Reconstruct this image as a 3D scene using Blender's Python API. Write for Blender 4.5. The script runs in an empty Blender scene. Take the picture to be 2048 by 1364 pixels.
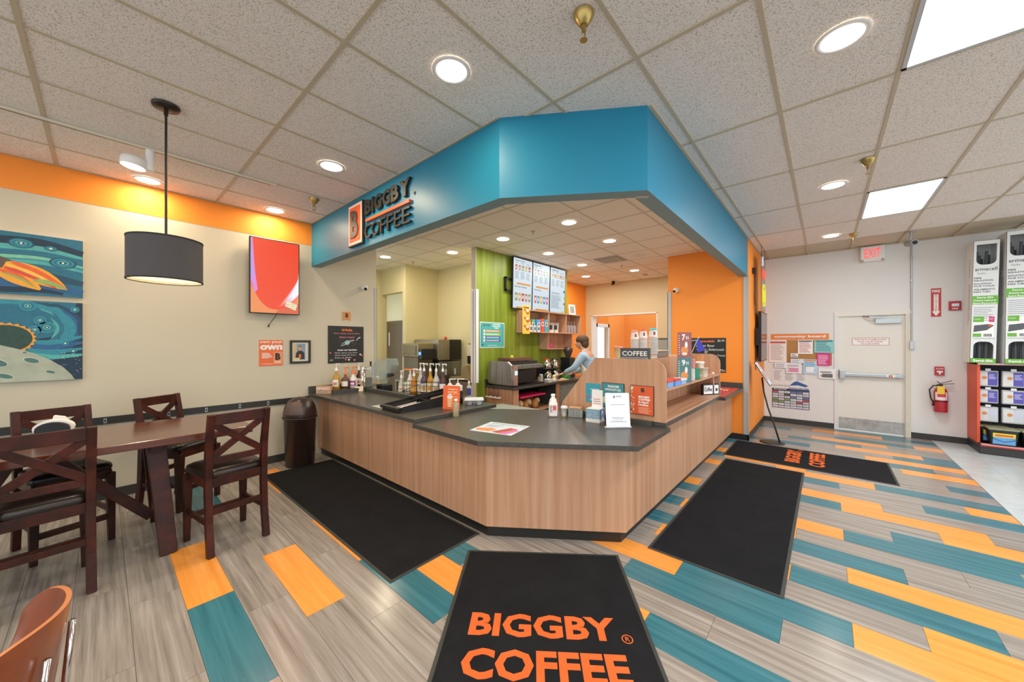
import bpy, bmesh, math, random
from mathutils import Matrix, Vector
random.seed(7)
scn = bpy.context.scene
COL = scn.collection
PI = math.pi

# ------------------------------------------------------------------ camera
# world: x runs along the left wall (away, to the right), y along the counter (away, to the left)
YAW = 0.71883
cam_d = bpy.data.cameras.new('camera'); cam = bpy.data.objects.new('camera', cam_d); COL.objects.link(cam)
cam.location = (0, 0, 1.64)
cam.rotation_euler = (PI/2, 0, math.atan2(math.sin(YAW), math.cos(YAW)) - PI/2)
cam_d.sensor_width = 36.0; cam_d.lens = 717.0/2048*36; cam_d.shift_y = 3.0/2048
cam_d.clip_start = .05; cam_d.clip_end = 80
scn.camera = cam
# ------------------------------------------------------------------ world, exposure
w = bpy.data.worlds.new('world'); scn.world = w; w.use_nodes = True
w.node_tree.nodes['Background'].inputs[0].default_value = (0.88, 0.95, 1.0, 1)
w.node_tree.nodes['Background'].inputs[1].default_value = 1.75
scn.view_settings.view_transform = 'Standard'; scn.view_settings.look = 'None'
scn.view_settings.exposure = 0.14; scn.view_settings.gamma = 1.0; scn.view_settings.use_curve_mapping = False
P_CAN, P_TROFFER, P_KITCH, P_TRACK, P_PEND = 8.5, 32.0, 16.0, 6.0, 2.0

# ------------------------------------------------------------------ materials
def srgb(h):
    h = h.lstrip('#'); r = []
    for i in (0, 2, 4):
        c = int(h[i:i+2], 16)/255
        r.append(c/12.92 if c <= .04045 else ((c+.055)/1.055)**2.4)
    return (*r, 1)
MATS = {}
def newmat(name):
    m = bpy.data.materials.new(name); m.use_nodes = True; MATS[name] = m
    nt = m.node_tree; return m, nt, nt.nodes['Principled BSDF']
def mix(nt, fac, a, b):
    n = nt.nodes.new('ShaderNodeMix'); n.data_type = 'RGBA'
    nt.links.new(fac, n.inputs[0])
    for s, v in ((6, a), (7, b)):
        if isinstance(v, tuple): n.inputs[s].default_value = v
        else: nt.links.new(v, n.inputs[s])
    return n.outputs[2]
def noise(nt, scale, detail=3, vec=None, rough=.55, dim=None, w=None):
    n = nt.nodes.new('ShaderNodeTexNoise'); n.inputs['Scale'].default_value = scale
    n.inputs['Detail'].default_value = detail; n.inputs['Roughness'].default_value = rough
    if dim: n.noise_dimensions = dim
    if vec is not None: nt.links.new(vec, n.inputs['Vector'])
    if w is not None: nt.links.new(w, n.inputs['W'])
    return n.outputs['Fac']
def coord(nt, scale, kind='Object', rot=(0, 0, 0)):
    if kind == 'World':
        t = nt.nodes.new('ShaderNodeNewGeometry').outputs['Position']
    else:
        t = nt.nodes.new('ShaderNodeTexCoord').outputs[kind]
    mp = nt.nodes.new('ShaderNodeMapping'); mp.inputs['Scale'].default_value = scale; mp.inputs['Rotation'].default_value = rot
    nt.links.new(t, mp.inputs['Vector']); return mp.outputs['Vector']
def ramp(nt, fac, stops):
    r = nt.nodes.new('ShaderNodeValToRGB'); e = r.color_ramp.elements
    while len(e) < len(stops): e.new(.5)
    for q, (p, c) in zip(e, stops): q.position = p; q.color = c
    nt.links.new(fac, r.inputs[0]); return r.outputs[0]
def bump(nt, b, h, s=.2, d=.01):
    n = nt.nodes.new('ShaderNodeBump'); n.inputs['Strength'].default_value = s; n.inputs['Distance'].default_value = d
    nt.links.new(h, n.inputs['Height']); nt.links.new(n.outputs[0], b.inputs['Normal'])
def dim(c, k): return (c[0]*k, c[1]*k, c[2]*k, 1)
def mat(col, rough=.5, metal=0., var=.06, scale=14., spec=.5, alpha=1., trans=0., coat=0.):
    key = f'{col}_{rough}_{metal}_{var}_{alpha}_{trans}_{coat}_{spec}'
    if key in MATS: return MATS[key]
    m, nt, b = newmat(key); c = srgb(col)
    b.inputs['Base Color'].default_value = c
    if var: nt.links.new(mix(nt, noise(nt, scale, 3, coord(nt, (1, 1, 1))), dim(c, 1-var), dim(c, 1+var)), b.inputs['Base Color'])
    b.inputs['Roughness'].default_value = rough; b.inputs['Metallic'].default_value = metal
    b.inputs['Specular IOR Level'].default_value = spec
    b.inputs['Alpha'].default_value = alpha; b.inputs['Transmission Weight'].default_value = trans
    b.inputs['Coat Weight'].default_value = coat
    return m
def emit(col, s, base=None):
    key = f'emit_{col}_{s}'
    if key in MATS: return MATS[key]
    m, nt, b = newmat(key); b.inputs['Base Color'].default_value = srgb(base or '#0b0b0c')
    b.inputs['Emission Color'].default_value = srgb(col); b.inputs['Emission Strength'].default_value = s
    b.inputs['Roughness'].default_value = .4
    return m
def grain(name, cols, sc, rough=.45, kind='Object', spec=.5, rnd=False, bmp=0., coat=0.):
    """streaky grain: cols dark..light, sc = noise scale per axis (small along the grain)"""
    if name in MATS: return MATS[name]
    m, nt, b = newmat(name); v = coord(nt, sc, kind)
    wv = None
    if rnd:
        oi = nt.nodes.new('ShaderNodeObjectInfo'); mu = nt.nodes.new('ShaderNodeMath'); mu.operation = 'MULTIPLY'
        mu.inputs[1].default_value = 40; nt.links.new(oi.outputs['Random'], mu.inputs[0]); wv = mu.outputs[0]
    n1 = noise(nt, 1, 5, v, .62, '4D' if rnd else None, wv)
    k = len(cols)
    nt.links.new(ramp(nt, n1, [(.28+.44*i/(k-1), srgb(c)) for i, c in enumerate(cols)]), b.inputs['Base Color'])
    b.inputs['Roughness'].default_value = rough; b.inputs['Specular IOR Level'].default_value = spec
    b.inputs['Coat Weight'].default_value = coat; b.inputs['Coat Roughness'].default_value = .15
    if bmp: bump(nt, b, n1, bmp, .002)
    return m
WALL = mat('#cbc2ac', .75, var=.015, scale=2)
WALLW = mat('#dfdedb', .75, var=.015, scale=2)
YELW = mat('#d8cda0', .75, var=.015, scale=2)
ORANGE = mat('#f7922e', .6, var=.02, scale=2)
TEAL = mat('#197f9f', .42, var=.02, scale=2)
TEALD = mat('#7d989a', .6, var=.03)
BASE = mat('#34332f', .5, var=.05)
STONE = grain('counter_laminate', ['#3b3935', '#47443f', '#524f49'], (60, 60, 60), .3, spec=.45)
STONEEDGE = mat('#44433f', .45, var=.05)
LAMWOOD = grain('laminate_wood', ['#b3835f', '#bf8f6c', '#c99b7a', '#d0a688'], (17, 17, .5), .5, 'World', bmp=.02)
LAMWOODL = grain('laminate_wood_long', ['#a57452', '#bb8a67', '#cc9d7c', '#d4ac90'], (.9, 26, 26), .5, 'World')
DARKWOOD = grain('stained_wood', ['#200d06', '#30130a', '#42190d', '#522213'], (7, 7, 7), .42, spec=.3)
TABLEWOOD = grain('table_wood', ['#42200f', '#54291a', '#633322', '#6d3a28'], (1.2, 16, 16), .22, coat=.4)
LEATHER = mat('#1f1612', .32, var=.1)
P_GREY = grain('plank_grey', ['#716860', '#8f867d', '#a39a91', '#b5ada5'], (34, 1.1, 1), .2, 'World', .45, True, .03)
P_ORNG = grain('plank_orange', ['#ec9038', '#f39b43', '#f8a44e', '#fcad5a'], (26, .9, 1), .21, 'World', .4, True, .03)
P_TEAL = grain('plank_teal', ['#2c626e', '#38717d', '#427c88', '#4f8791'], (28, 1.0, 1), .21, 'World', .45, True, .03)
VCT = grain('vct_white', ['#bcc2c2', '#c8cecd', '#d0d5d4'], (5, 5, 5), .2, 'World', .5, True)
STEEL = grain('brushed_steel', ['#8a8880', '#a3a199', '#b4b2aa'], (40, 40, 2), .32); STEEL.node_tree.nodes['Principled BSDF'].inputs['Metallic'].default_value = .85
CHROME = mat('#d5d5d5', .12, 1, 0)
ALU = mat('#aeb2b4', .35, .8, .03)
BLACK = mat('#17171a', .4, var=.1); BLACKM = mat('#121214', .7, var=.1)
WHITE = mat('#eceae6', .5, var=.02); WHITEG = mat('#f1f0ee', .3, var=.01)
BEIGE = mat('#d9cdb8', .5, var=.03)
GREYTRIM = mat('#b3b2ae', .45, var=.03)
GLASS = mat('#eef4f4', .05, 0, 0, trans=1.)
def tile_mat():
    m, nt, b = newmat('acoustic_tile'); v = coord(nt, (1, 1, 1), 'World')
    n1 = noise(nt, 140, 2, v, .6); n2 = noise(nt, 2.2, 2, v)
    sp = ramp(nt, n1, [(.36, srgb('#b5a99e')), (.45, srgb('#efe9e1')), (1, srgb('#f3ede4'))])
    nt.links.new(sp, b.inputs['Base Color']); b.inputs['Roughness'].default_value = .9; bump(nt, b, n1, .25, .004)
    return m
TILE = tile_mat()
TILEK = mat('#f0ebdf', .85, var=.03)
TBAR = mat('#c2b69c', .5, var=.03); TBARK = mat('#cfc9bb', .5, var=.03)
def carpet_mat(name, a, bcol):
    m, nt, b = newmat(name); v = coord(nt, (1, 1, 1), 'World')
    n1 = noise(nt, 260, 2, v); n2 = noise(nt, 5, 4, v)
    nt.links.new(mix(nt, n2, mix(nt, n1, dim(srgb(a), .8), srgb(a)), mix(nt, n1, srgb(a), srgb(bcol))), b.inputs['Base Color'])
    b.inputs['Roughness'].default_value = .95; b.inputs['Specular IOR Level'].default_value = .15; bump(nt, b, n1, .5, .004); return m
MATBLK = carpet_mat('mat_black', '#1a1a1c', '#2f3033'); MATORG = carpet_mat('mat_orange', '#e4662c', '#f0824a')
MATEDGE = mat('#3a3d39', .6, var=.05)
def green_mat():
    m, nt, b = newmat('green_wash'); v = coord(nt, (7, 7, .5), 'World')
    n1 = noise(nt, 1, 5, v, .6)
    nt.links.new(ramp(nt, n1, [(.25, srgb('#56690e')), (.45, srgb('#77871c')), (.6, srgb('#8b9830')), (.75, srgb('#a5aa55'))]), b.inputs['Base Color'])
    b.inputs['Roughness'].default_value = .5; return m
GREEN = green_mat()

# ------------------------------------------------------------------ mesh builder
_txt = {}
def text_geo(s, bold=0.):
    k = (s, bold)
    if k in _txt: return _txt[k]
    c = bpy.data.curves.new('t', 'FONT'); c.body = s; c.size = 1; c.resolution_u = 2; c.offset = bold
    o = bpy.data.objects.new('t', c); me = bpy.data.meshes.new_from_object(o)
    vs = [(v.co.x, v.co.y) for v in me.vertices]; fs = [tuple(p.vertices) for p in me.polygons]
    bpy.data.objects.remove(o); bpy.data.curves.remove(c); bpy.data.meshes.remove(me)
    if not vs: vs = [(0, 0)]
    x0 = min(v[0] for v in vs); x1 = max(v[0] for v in vs); y0 = min(v[1] for v in vs); y1 = max(v[1] for v in vs)
    vs = [((v[0]-x0)/max(x1-x0, 1e-6), (v[1]-y0)/max(y1-y0, 1e-6)) for v in vs]
    _txt[k] = (vs, fs, (x1-x0)/max(y1-y0, 1e-6)); return _txt[k]
ID = Matrix.Identity(4)
def frame(o, u, v):
    """matrix: local x->u, y->v, z->u x v, origin o"""
    u = Vector(u).normalized(); v = Vector(v).normalized(); n = u.cross(v)
    m = Matrix((u, v, n)).transposed().to_4x4(); m.translation = Vector(o); return m
class MB:
    def __init__(s, M=None): s.v = []; s.f = []; s.mi = []; s.mats = []; s.sm = []; s.M = M or ID
    def _m(s, m):
        if m not in s.mats: s.mats.append(m)
        return s.mats.index(m)
    def add(s, vs, fs, m, smooth=False, M=None):
        M = s.M @ M if M is not None else s.M
        b = len(s.v); s.v += [tuple(M @ Vector(q)) for q in vs]; k = s._m(m)
        for f in fs: s.f.append([b+i for i in f]); s.mi.append(k); s.sm.append(smooth)
        return s
    def box(s, x0, x1, y0, y1, z0, z1, m, M=None):
        return s.add([(x0, y0, z0), (x1, y0, z0), (x1, y1, z0), (x0, y1, z0), (x0, y0, z1), (x1, y0, z1), (x1, y1, z1), (x0, y1, z1)],
            [(0, 3, 2, 1), (4, 5, 6, 7), (0, 1, 5, 4), (1, 2, 6, 5), (2, 3, 7, 6), (3, 0, 4, 7)], m, False, M)
    def prism(s, pts, z0, z1, m, M=None, smooth=False):
        n = len(pts)
        vs = [(p[0], p[1], z0) for p in pts]+[(p[0], p[1], z1) for p in pts]
        a = sum(pts[i][0]*pts[(i+1) % n][1]-pts[(i+1) % n][0]*pts[i][1] for i in range(n))
        fs = [tuple(range(n-1, -1, -1)), tuple(range(n, 2*n))]+[(i, (i+1) % n, n+(i+1) % n, n+i) for i in range(n)]
        if a < 0: fs = [tuple(reversed(f)) for f in fs]
        return s.add(vs, fs, m, smooth, M)
    def lathe(s, prof, m, n=20, M=None, cap=True, smooth=True, sy=1.):
        vs = []; fs = []
        for r, z in prof:
            for i in range(n): a = 2*PI*i/n; vs.append((r*math.cos(a), sy*r*math.sin(a), z))
        for j in range(len(prof)-1):
            for i in range(n):
                k = (i+1) % n; fs.append((j*n+i, j*n+k, (j+1)*n+k, (j+1)*n+i))
        s.add(vs, fs, m, smooth, M)
        if cap:
            if prof[0][0] > 1e-4: s.add(vs[:n], [tuple(range(n-1, -1, -1))], m, False, M)
            if prof[-1][0] > 1e-4: s.add(vs[-n:], [tuple(range(n))], m, False, M)
        return s
    def cyl(s, p0, p1, r0, m, r1=None, n=14, M=None):
        p0 = Vector(p0); p1 = Vector(p1); d = p1-p0; L = d.length
        q = d.to_track_quat('Z', 'Y').to_matrix().to_4x4(); q.translation = p0
        return s.lathe([(r0, 0), (r1 if r1 is not None else r0, L)], m, n, (M @ q) if M is not None else q)
    def tube(s, path, r, m, n=8, M=None, closed=False):
        P = [Vector(p) for p in path]; vs = []; fs = []; up = None; N = len(P)
        for i, p in enumerate(P):
            t = (P[min(i+1, N-1)]-P[max(i-1, 0)]).normalized()
            if up is None: up = t.orthogonal().normalized()
            up = (up-t*up.dot(t)).normalized(); bi = t.cross(up)
            rr = r[i] if isinstance(r, (list, tuple)) else r
            for k in range(n): a = 2*PI*k/n; vs.append(tuple(p+up*math.cos(a)*rr+bi*math.sin(a)*rr))
        for j in range(N-1):
            for k in range(n): l = (k+1) % n; fs.append((j*n+k, j*n+l, (j+1)*n+l, (j+1)*n+k))
        fs += [tuple(range(n-1, -1, -1)), tuple(range((N-1)*n, N*n))]
        return s.add(vs, fs, m, True, M)
    def beam(s, path, w, d, m, side=(1, 0, 0), M=None):
        """rectangular bar swept along path; w along 'side', d across; w,d may be lists"""
        P = [Vector(p) for p in path]; vs = []; fs = []; N = len(P); sd = Vector(side).normalized()
        for i, p in enumerate(P):
            t = (P[min(i+1, N-1)]-P[max(i-1, 0)]).normalized(); a = (sd-t*sd.dot(t)).normalized(); b = t.cross(a)
            ww = (w[i] if isinstance(w, (list, tuple)) else w)/2; dd = (d[i] if isinstance(d, (list, tuple)) else d)/2
            vs += [tuple(p-a*ww-b*dd), tuple(p+a*ww-b*dd), tuple(p+a*ww+b*dd), tuple(p-a*ww+b*dd)]
        for j in range(N-1):
            for k in range(4): l = (k+1) % 4; fs.append((j*4+k, j*4+l, (j+1)*4+l, (j+1)*4+k))
        fs += [(3, 2, 1, 0), tuple(range((N-1)*4, N*4))]
        return s.add(vs, fs, m, False, M)
    def ball(s, c, r, m, n=12, sx=1, sy=1, sz=1, M=None):
        prof = [(max(math.sin(PI*j/(n//2+2))*1., 0), -math.cos(PI*j/(n//2+2))) for j in range(n//2+3)]
        T = Matrix.Translation(c) @ Matrix.Diagonal((r*sx, r*sy, r*sz, 1))
        return s.lathe(prof, m, n, (M @ T) if M is not None else T, cap=False)
    # flat print, drawn in the builder's local xy plane, layer by layer
    def rect(s, x0, y0, x1, y1, m, z=0.):
        return s.add([(x0, y0, z), (x1, y0, z), (x1, y1, z), (x0, y1, z)], [(0, 1, 2, 3)], m)
    def poly(s, pts, m, z=0.):
        a = sum(pts[i][0]*pts[(i+1) % len(pts)][1]-pts[(i+1) % len(pts)][0]*pts[i][1] for i in range(len(pts)))
        if a < 0: pts = list(reversed(pts))
        return s.add([(p[0], p[1], z) for p in pts], [tuple(range(len(pts)))], m)
    def disc(s, x, y, r, m, z=0., ry=None, n=18, rot=0.):
        ry = ry or r; ca, sa = math.cos(rot), math.sin(rot)
        return s.poly([(x+r*math.cos(2*PI*i/n)*ca-ry*math.sin(2*PI*i/n)*sa, y+r*math.cos(2*PI*i/n)*sa+ry*math.sin(2*PI*i/n)*ca) for i in range(n)], m, z)
    def stroke(s, pts, w, m, z=0.):
        L = []; R = []; N = len(pts)
        for i, p in enumerate(pts):
            a = pts[max(i-1, 0)]; b = pts[min(i+1, N-1)]; dx, dy = b[0]-a[0], b[1]-a[1]; l = math.hypot(dx, dy) or 1
            ww = (w[i] if isinstance(w, (list, tuple)) else w)/2
            L.append((p[0]-dy/l*ww, p[1]+dx/l*ww, z)); R.append((p[0]+dy/l*ww, p[1]-dx/l*ww, z))
        return s.add(L+R, [(N+i, N+i+1, i+1, i) for i in range(N-1)], m)
    def text(s, t, x0, y0, x1, y1, m, z=0., bold=0., th=0.):
        """text stretched to the box x0..x1, y0..y1; th > 0 extrudes"""
        vs, fs, _ = text_geo(t, bold)
        V = [(x0+v[0]*(x1-x0), y0+v[1]*(y1-y0), z+th) for v in vs]; s.add(V, fs, m)
        if th:
            cnt = {}
            for f in fs:
                for i in range(len(f)): a, b = f[i], f[(i+1) % len(f)]; cnt[(a, b)] = 1
            n = len(V); S = [(a, b) for a, b in cnt if (b, a) not in cnt]
            s.add(V+[(q[0], q[1], z) for q in V], [(n+a, n+b, b, a) for a, b in S], m)
        return s
    def lines(s, x0, y1, x1, n, lh, m, z=0., h=.45, rag=.35):
        """n lines of print too small to read"""
        for i in range(n):
            e = x1-(x1-x0)*rag*random.random(); s.rect(x0, y1-lh*(i+1)+lh*(1-h)/2, e, y1-lh*(i+1)+lh*(1+h)/2, m, z)
        return s
    def build(s, name, parent=None, bevel=0., seg=2, world=False):
        me = bpy.data.meshes.new(name); me.from_pydata(s.v, [], s.f); 
        for m in s.mats: me.materials.append(m)
        me.polygons.foreach_set('material_index', s.mi); me.polygons.foreach_set('use_smooth', s.sm); me.update()
        o = bpy.data.objects.new(name, me); COL.objects.link(o)
        if parent is not None: o.parent = parent
        if bevel:
            b = o.modifiers.new('bevel', 'BEVEL'); b.width = bevel; b.segments = seg; b.limit_method = 'ANGLE'; b.angle_limit = .7
            b.harden_normals = False
        return o
def tag(o, label, cat, group=None, kind=None):
    if label: o['label'] = label
    if cat: o['category'] = cat
    if group: o['group'] = group
    if kind: o['kind'] = kind
    return o
def thing(name, label, cat, loc=(0, 0, 0), rz=0., group=None):
    o = bpy.data.objects.new(name, None); COL.objects.link(o); o.location = loc; o.rotation_euler = (0, 0, rz); o.empty_display_size = .05
    return tag(o, label, cat, group)
def struct(mb, name, parent=None, bevel=0.):
    o = mb.build(name, parent, bevel)
    if parent is None: o['kind'] = 'structure'
    return o
def dup(root, loc, rz, label=None, group=None):
    r = root.copy(); COL.objects.link(r); r.location = loc; r.rotation_euler = (0, 0, rz)
    if label: r['label'] = label
    if group: r['group'] = group
    for ch in root.children:
        c = ch.copy(); COL.objects.link(c); c.parent = r
        for g in ch.children: d = g.copy(); COL.objects.link(d); d.parent = c
    return r
def child_copy(o, parent, loc):
    c = o.copy(); COL.objects.link(c); c.parent = parent; c.location = loc; return c
# vertical print planes: text runs towards -y on walls facing -x (viewer side), towards +x on walls facing -y
def facing_mx(x, y, z): return frame((x, y, z), (0, -1, 0), (0, 0, 1))
def facing_my(x, y, z): return frame((x, y, z), (1, 0, 0), (0, 0, 1))
# ================================================================== THE SETTING
ZC, ZK = 3.37, 3.27           # ceiling of the hall, ceiling of the coffee bar
# ---- floor: planks 0.2316 x 0.918, thirds stagger
fl = MB(); fl.box(-5, 13, -7, 10, -.12, -.0035, mat('#4a4744', .7)); floor = struct(fl, 'floor')
PX, PW, PY, PL = .342, .2316, -.115, .306
O, T = 'o', 't'
plank_map = {  # row: {upper end index: colour}
 0: {13: O, 10: T}, 1: {18: T}, 2: {11: O, 8: 'g'}, 4: {18: O, 12: O, 9: T}, 5: {8: O}, 6: {10: T}, 7: {6: O, 3: T, 0: 'g'}, 9: {4: T},
 10: {6: O, 3: T, 0: O}, 11: {-1: O}, 12: {4: O, 1: T}, 13: {6: T, 0: O}, 14: {2: T}, 15: {7: T, 4: O}, 16: {3: O, 0: T}, 17: {5: T, -1: T},
 18: {7: O, -2: O}, 19: {3: T, 0: O}, 20: {2: O}, 21: {-2: T}, 22: {6: O, 3: T, -3: O}, 23: {2: O, -1: T}, 24: {7: T, 4: O}, 25: {6: O, -3: T},
 27: {4: O, -2: O}, 28: {6: T, 0: T}, 29: {-1: O}, 30: {4: T, -2: T}, 31: {0: O, -3: T}, 32: {2: T}, 33: {1: O}, 34: {0: T, -3: O}, 35: {5: T},
 36: {1: O, -2: T}, 37: {0: T}}
CC = {O: P_ORNG, T: P_TEAL, 'g': P_GREY}
pm = {}
def plank_proto(colr, y0, y1):
    k = (colr, round(y0, 3), round(y1, 3))
    if k not in pm:
        g = .0009; L = (y1-y0)/2
        b = MB(); b.box(-PW/2+g, PW/2-g, -L+g, L-g, -.004, 0, CC[colr]); o = b.build('plank', floor); pm[k] = o.data
        bpy.data.objects.remove(o)
    return pm[k]
plist = []
for i in range(-9, 39):
    ph = (7-i) % 3; x = PX+PW*(i+.5)
    for k in range(-6+((ph+6) % 3), 22, 3):
        y1 = min(PY+PL*k, 5.67); y0 = max(PY+PL*(k-3), -1.328)
        if y1-y0 < .02 or x > 9.3: continue
        if x > 2.35 and y0 > 1.35 and not (x < 2.8 and y0 < 2.0): continue       # under the bar
        plist.append((math.hypot(x, (y0+y1)/2), x, y0, y1, plank_map.get(i, {}).get(k, 'g')))
kf = MB(); kf.box(2.3, 9.17, 2.4, 5.6, -.003, -.001, mat('#a5917a', .5, var=.08)); kf.box(3.3, 9.17, 1.3, 2.4, -.003, -.001, mat('#a5917a', .5, var=.08)); kf.box(3.02, 5.02, 5.6, 7.65, -.003, -.001, mat('#a5917a', .5, var=.08)); kf.build('bar_bounce_floor', floor)  # unseen bar floor, added in light beige to bounce light upward
plist.sort()
rest = MB()
for q, (d, x, y0, y1, cc) in enumerate(plist):
    if q < 300:
        o = bpy.data.objects.new('plank', plank_proto(cc, y0-(y0+y1)/2, y1-(y0+y1)/2)); COL.objects.link(o)
        o.parent = floor; o.location = (x, (y0+y1)/2, 0)
    else: rest.box(x-PW/2+.0009, x+PW/2-.0009, y0, y1, -.004, 0, CC[cc])
if rest.v: r_ = rest.build('far_planks', floor); r_['kind'] = 'stuff'
vt = None
for i in range(22):
    for j in range(10):
        x = 9.17-.305*(i+.5); y = -1.332-.305*(j+.5)
        if vt is None:
            b = MB(); b.box(-.1517, .1517, -.1517, .1517, -.004, 0, VCT); vt = b.build('vinyl_tile', floor); vt.location = (x, y, 0)
        else: child_copy(vt, floor, (x, y, 0))
# ---- hall ceiling
cl = MB(); cl.box(-4.1, 9.3, -6.5, 5.8, ZC+.02, ZC+.15, TBAR); ceil = struct(cl, 'ceiling')
GX, GY, SX, SY = 2.1415, .866, 1.22, .61
TROFFER = [(i, j) for i in (-3, 0, 3) for j in (-3, -8)]
tp = None
for i in range(-5, 6):
    for j in range(-12, 8):
        x0, y0 = GX+SX*i, GY+SY*j
        if x0 > 2.0 and y0 > 1.0 and (i, j) != (0, 1) or x0 < -4.2 or y0 < -6.5: continue
        if (i, j) in TROFFER or x0+SX > 9.4: continue
        x1 = min(x0+SX, 9.17); y1 = min(y0+SY, 5.67); 
        if y1-y0 < .05: continue
        if tp is None or x1-x0 < SX-.01 or y1-y0 < SY-.01:
            b = MB(); b.box(-(x1-x0)/2+.012, (x1-x0)/2-.012, -(y1-y0)/2+.012, (y1-y0)/2-.012, .006, .02, TILE); o = b.build('ceiling_tile', ceil)
            o.location = ((x0+x1)/2, (y0+y1)/2, ZC)
            if x1-x0 > SX-.01 and y1-y0 > SY-.01: tp = o
        else: child_copy(tp, ceil, ((x0+x1)/2, (y0+y1)/2, ZC))
for i in range(-5, 6):
    x = GX+SX*i
    b = MB(); b.box(x-.012, x+.012, -6.5, 5.67 if x < 2.0 else (1.75 if x < 2.2 else .98), ZC, ZC+.018, TBAR); b.build('grid_bar', ceil)
for j in range(-12, 8):
    y = GY+SY*j
    b = MB(); b.box(-4.1, 9.17 if y < .98 else (2.32 if y < 1.6 else 2.02), y-.012, y+.012, ZC+.0005, ZC+.018, TBAR); b.build('grid_bar', ceil)
b = MB(); b.box(-4.1, 2.02, 5.645, 5.67, ZC-.001, ZC+.018, TBAR); b.box(9.145, 9.17, -6.5, .98, ZC-.001, ZC+.018, TBAR)
b.box(2.0, 2.02, 1.9, 5.67, ZC-.001, ZC+.018, TBAR); b.box(2.63, 9.17, .955, .98, ZC-.001, ZC+.018, TBAR); b.build('wall_angle', ceil)
# ---- bar ceiling
KP = [(2.15, 7.75), (2.15, 1.937), (2.697, 1.11), (9.3, 1.11), (9.3, 7.75)]
def clip_k(poly):
    n = len(KP)
    for i in range(n):
        (ax, ay), (bx, by) = KP[i], KP[(i+1) % n]; out = []
        side_ = lambda p: (bx-ax)*(p[1]-ay)-(by-ay)*(p[0]-ax)
        for k in range(len(poly)):
            p, q = poly[k], poly[(k+1) % len(poly)]; sp, sq = side_(p), side_(q)
            if sp >= 0: out.append(p)
            if sp*sq < 0: t_ = sp/(sp-sq); out.append((p[0]+(q[0]-p[0])*t_, p[1]+(q[1]-p[1])*t_))
        poly = out
        if len(poly) < 3: return []
    return poly
ck = MB(); ck.prism(KP, ZK+.014, ZK+.06, TBARK); ceilk = struct(ck, 'ceiling_bar')
kt = None
for i in range(-4, 10):
    for j in range(-3, 10):
        x0 = 3.87+.61*i; y0 = 2.325+.605*j
        rc_ = [(x0+.011, y0+.011), (x0+.599, y0+.011), (x0+.599, y0+.594), (x0+.011, y0+.594)]
        pl = clip_k(rc_)
        if not pl: continue
        ar = abs(sum(pl[q][0]*pl[(q+1) % len(pl)][1]-pl[(q+1) % len(pl)][0]*pl[q][1] for q in range(len(pl))))/2
        if ar > .34:
            if kt is None: b = MB(); b.box(-.294, .294, -.2915, .2915, .004, .014, TILEK); kt = b.build('ceiling_tile', ceilk); kt.location = (x0+.305, y0+.3025, ZK)
            else: child_copy(kt, ceilk, (x0+.305, y0+.3025, ZK))
        elif ar > .005: b = MB(); b.prism(pl, ZK+.004, ZK+.014, TILEK); b.build('ceiling_tile', ceilk)
for i in range(-4, 10):
    x = 3.87+.61*i; pl = clip_k([(x-.011, 0), (x+.011, 0), (x+.011, 9), (x-.011, 9)])
    if pl: b = MB(); b.prism(pl, ZK, ZK+.013, TBARK); b.build('grid_bar', ceilk)
for j in range(-3, 10):
    y = 2.325+.605*j; pl = clip_k([(0, y-.011), (10, y-.011), (10, y+.011), (0, y+.011)])
    if pl: b = MB(); b.prism(pl, ZK+.0005, ZK+.013, TBARK); b.build('grid_bar', ceilk)
# ---- teal soffit over the bar
S0 = [(2.02, 5.67), (2.02, 1.897), (2.627, .98), (7.1, .98)]
S1 = [(2.15, 5.67), (2.15, 1.937), (2.697, 1.11), (7.1, 1.11)]
sf = MB()
for a in range(3):
    (ax, ay), (bx, by) = S0[a], S0[a+1]; (cx, cy), (dx, dy) = S1[a], S1[a+1]
    sf.add([(ax, ay, 2.755), (bx, by, 2.755), (bx, by, ZC+.03), (ax, ay, ZC+.03)], [(3, 2, 1, 0)][:1], TEAL)
    sf.add([(ax, ay, 2.755), (bx, by, 2.755), (dx, dy, 2.755), (cx, cy, 2.755)], [(0, 1, 2, 3)], TEALD)
    sf.add([(cx, cy, 2.755), (dx, dy, 2.755), (dx, dy, ZC+.03), (cx, cy, ZC+.03)], [(0, 1, 2, 3)], WALL)
struct(sf, 'wall_soffit')
# ---- walls
b = MB(); b.box(-4.1, 3.02, 5.67, 5.82, 0, ZC+.1, WALL); wl = struct(b, 'wall_left')
b = MB(); b.box(-4.1, 2.02, 5.667, 5.67, 3.057, ZC, ORANGE); b.build('painted_band', wl)
b = MB(); b.box(3.021, 3.024, 5.672, 5.818, 0, ZK, WALL); b.build('wall_end', wl)
b = MB(); b.box(2.99, 3.028, 5.662, 5.67, .95, 2.55, GREYTRIM); b.box(3.024, 3.03, 5.662, 5.72, .95, 2.55, GREYTRIM); b.build('corner_guard', wl)
b = MB(); b.box(-4.1, 1.975, 5.645, 5.67, .79, .863, mat('#2c2b28', .45)); cr = struct(b, 'trim_1')
for x in (.02, .5, .83, 1.16, 1.47):
    q = MB(); q.box(x-.012, x+.012, 5.64, 5.645, .80, .85, ALU); q.box(x-.006, x+.006, 5.634, 5.64, .815, .835, BLACK); q.build('outlet', cr)
b = MB(); b.box(-4.1, 2.05, 5.655, 5.67, 0, .1, BASE); struct(b, 'baseboard_left')
bw = MB()   # far wall with exit door opening and pass-through opening
for y0, y1, z0, z1 in ((-6.5, -1.106, 0, 3.5), (-1.106, -.119, 2.222, 3.5), (-.119, .97, 0, 3.5)): bw.box(9.17, 9.4, y0, y1, z0, z1, WALLW)
wb = struct(bw, 'wall_back')
bk = MB()
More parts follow.
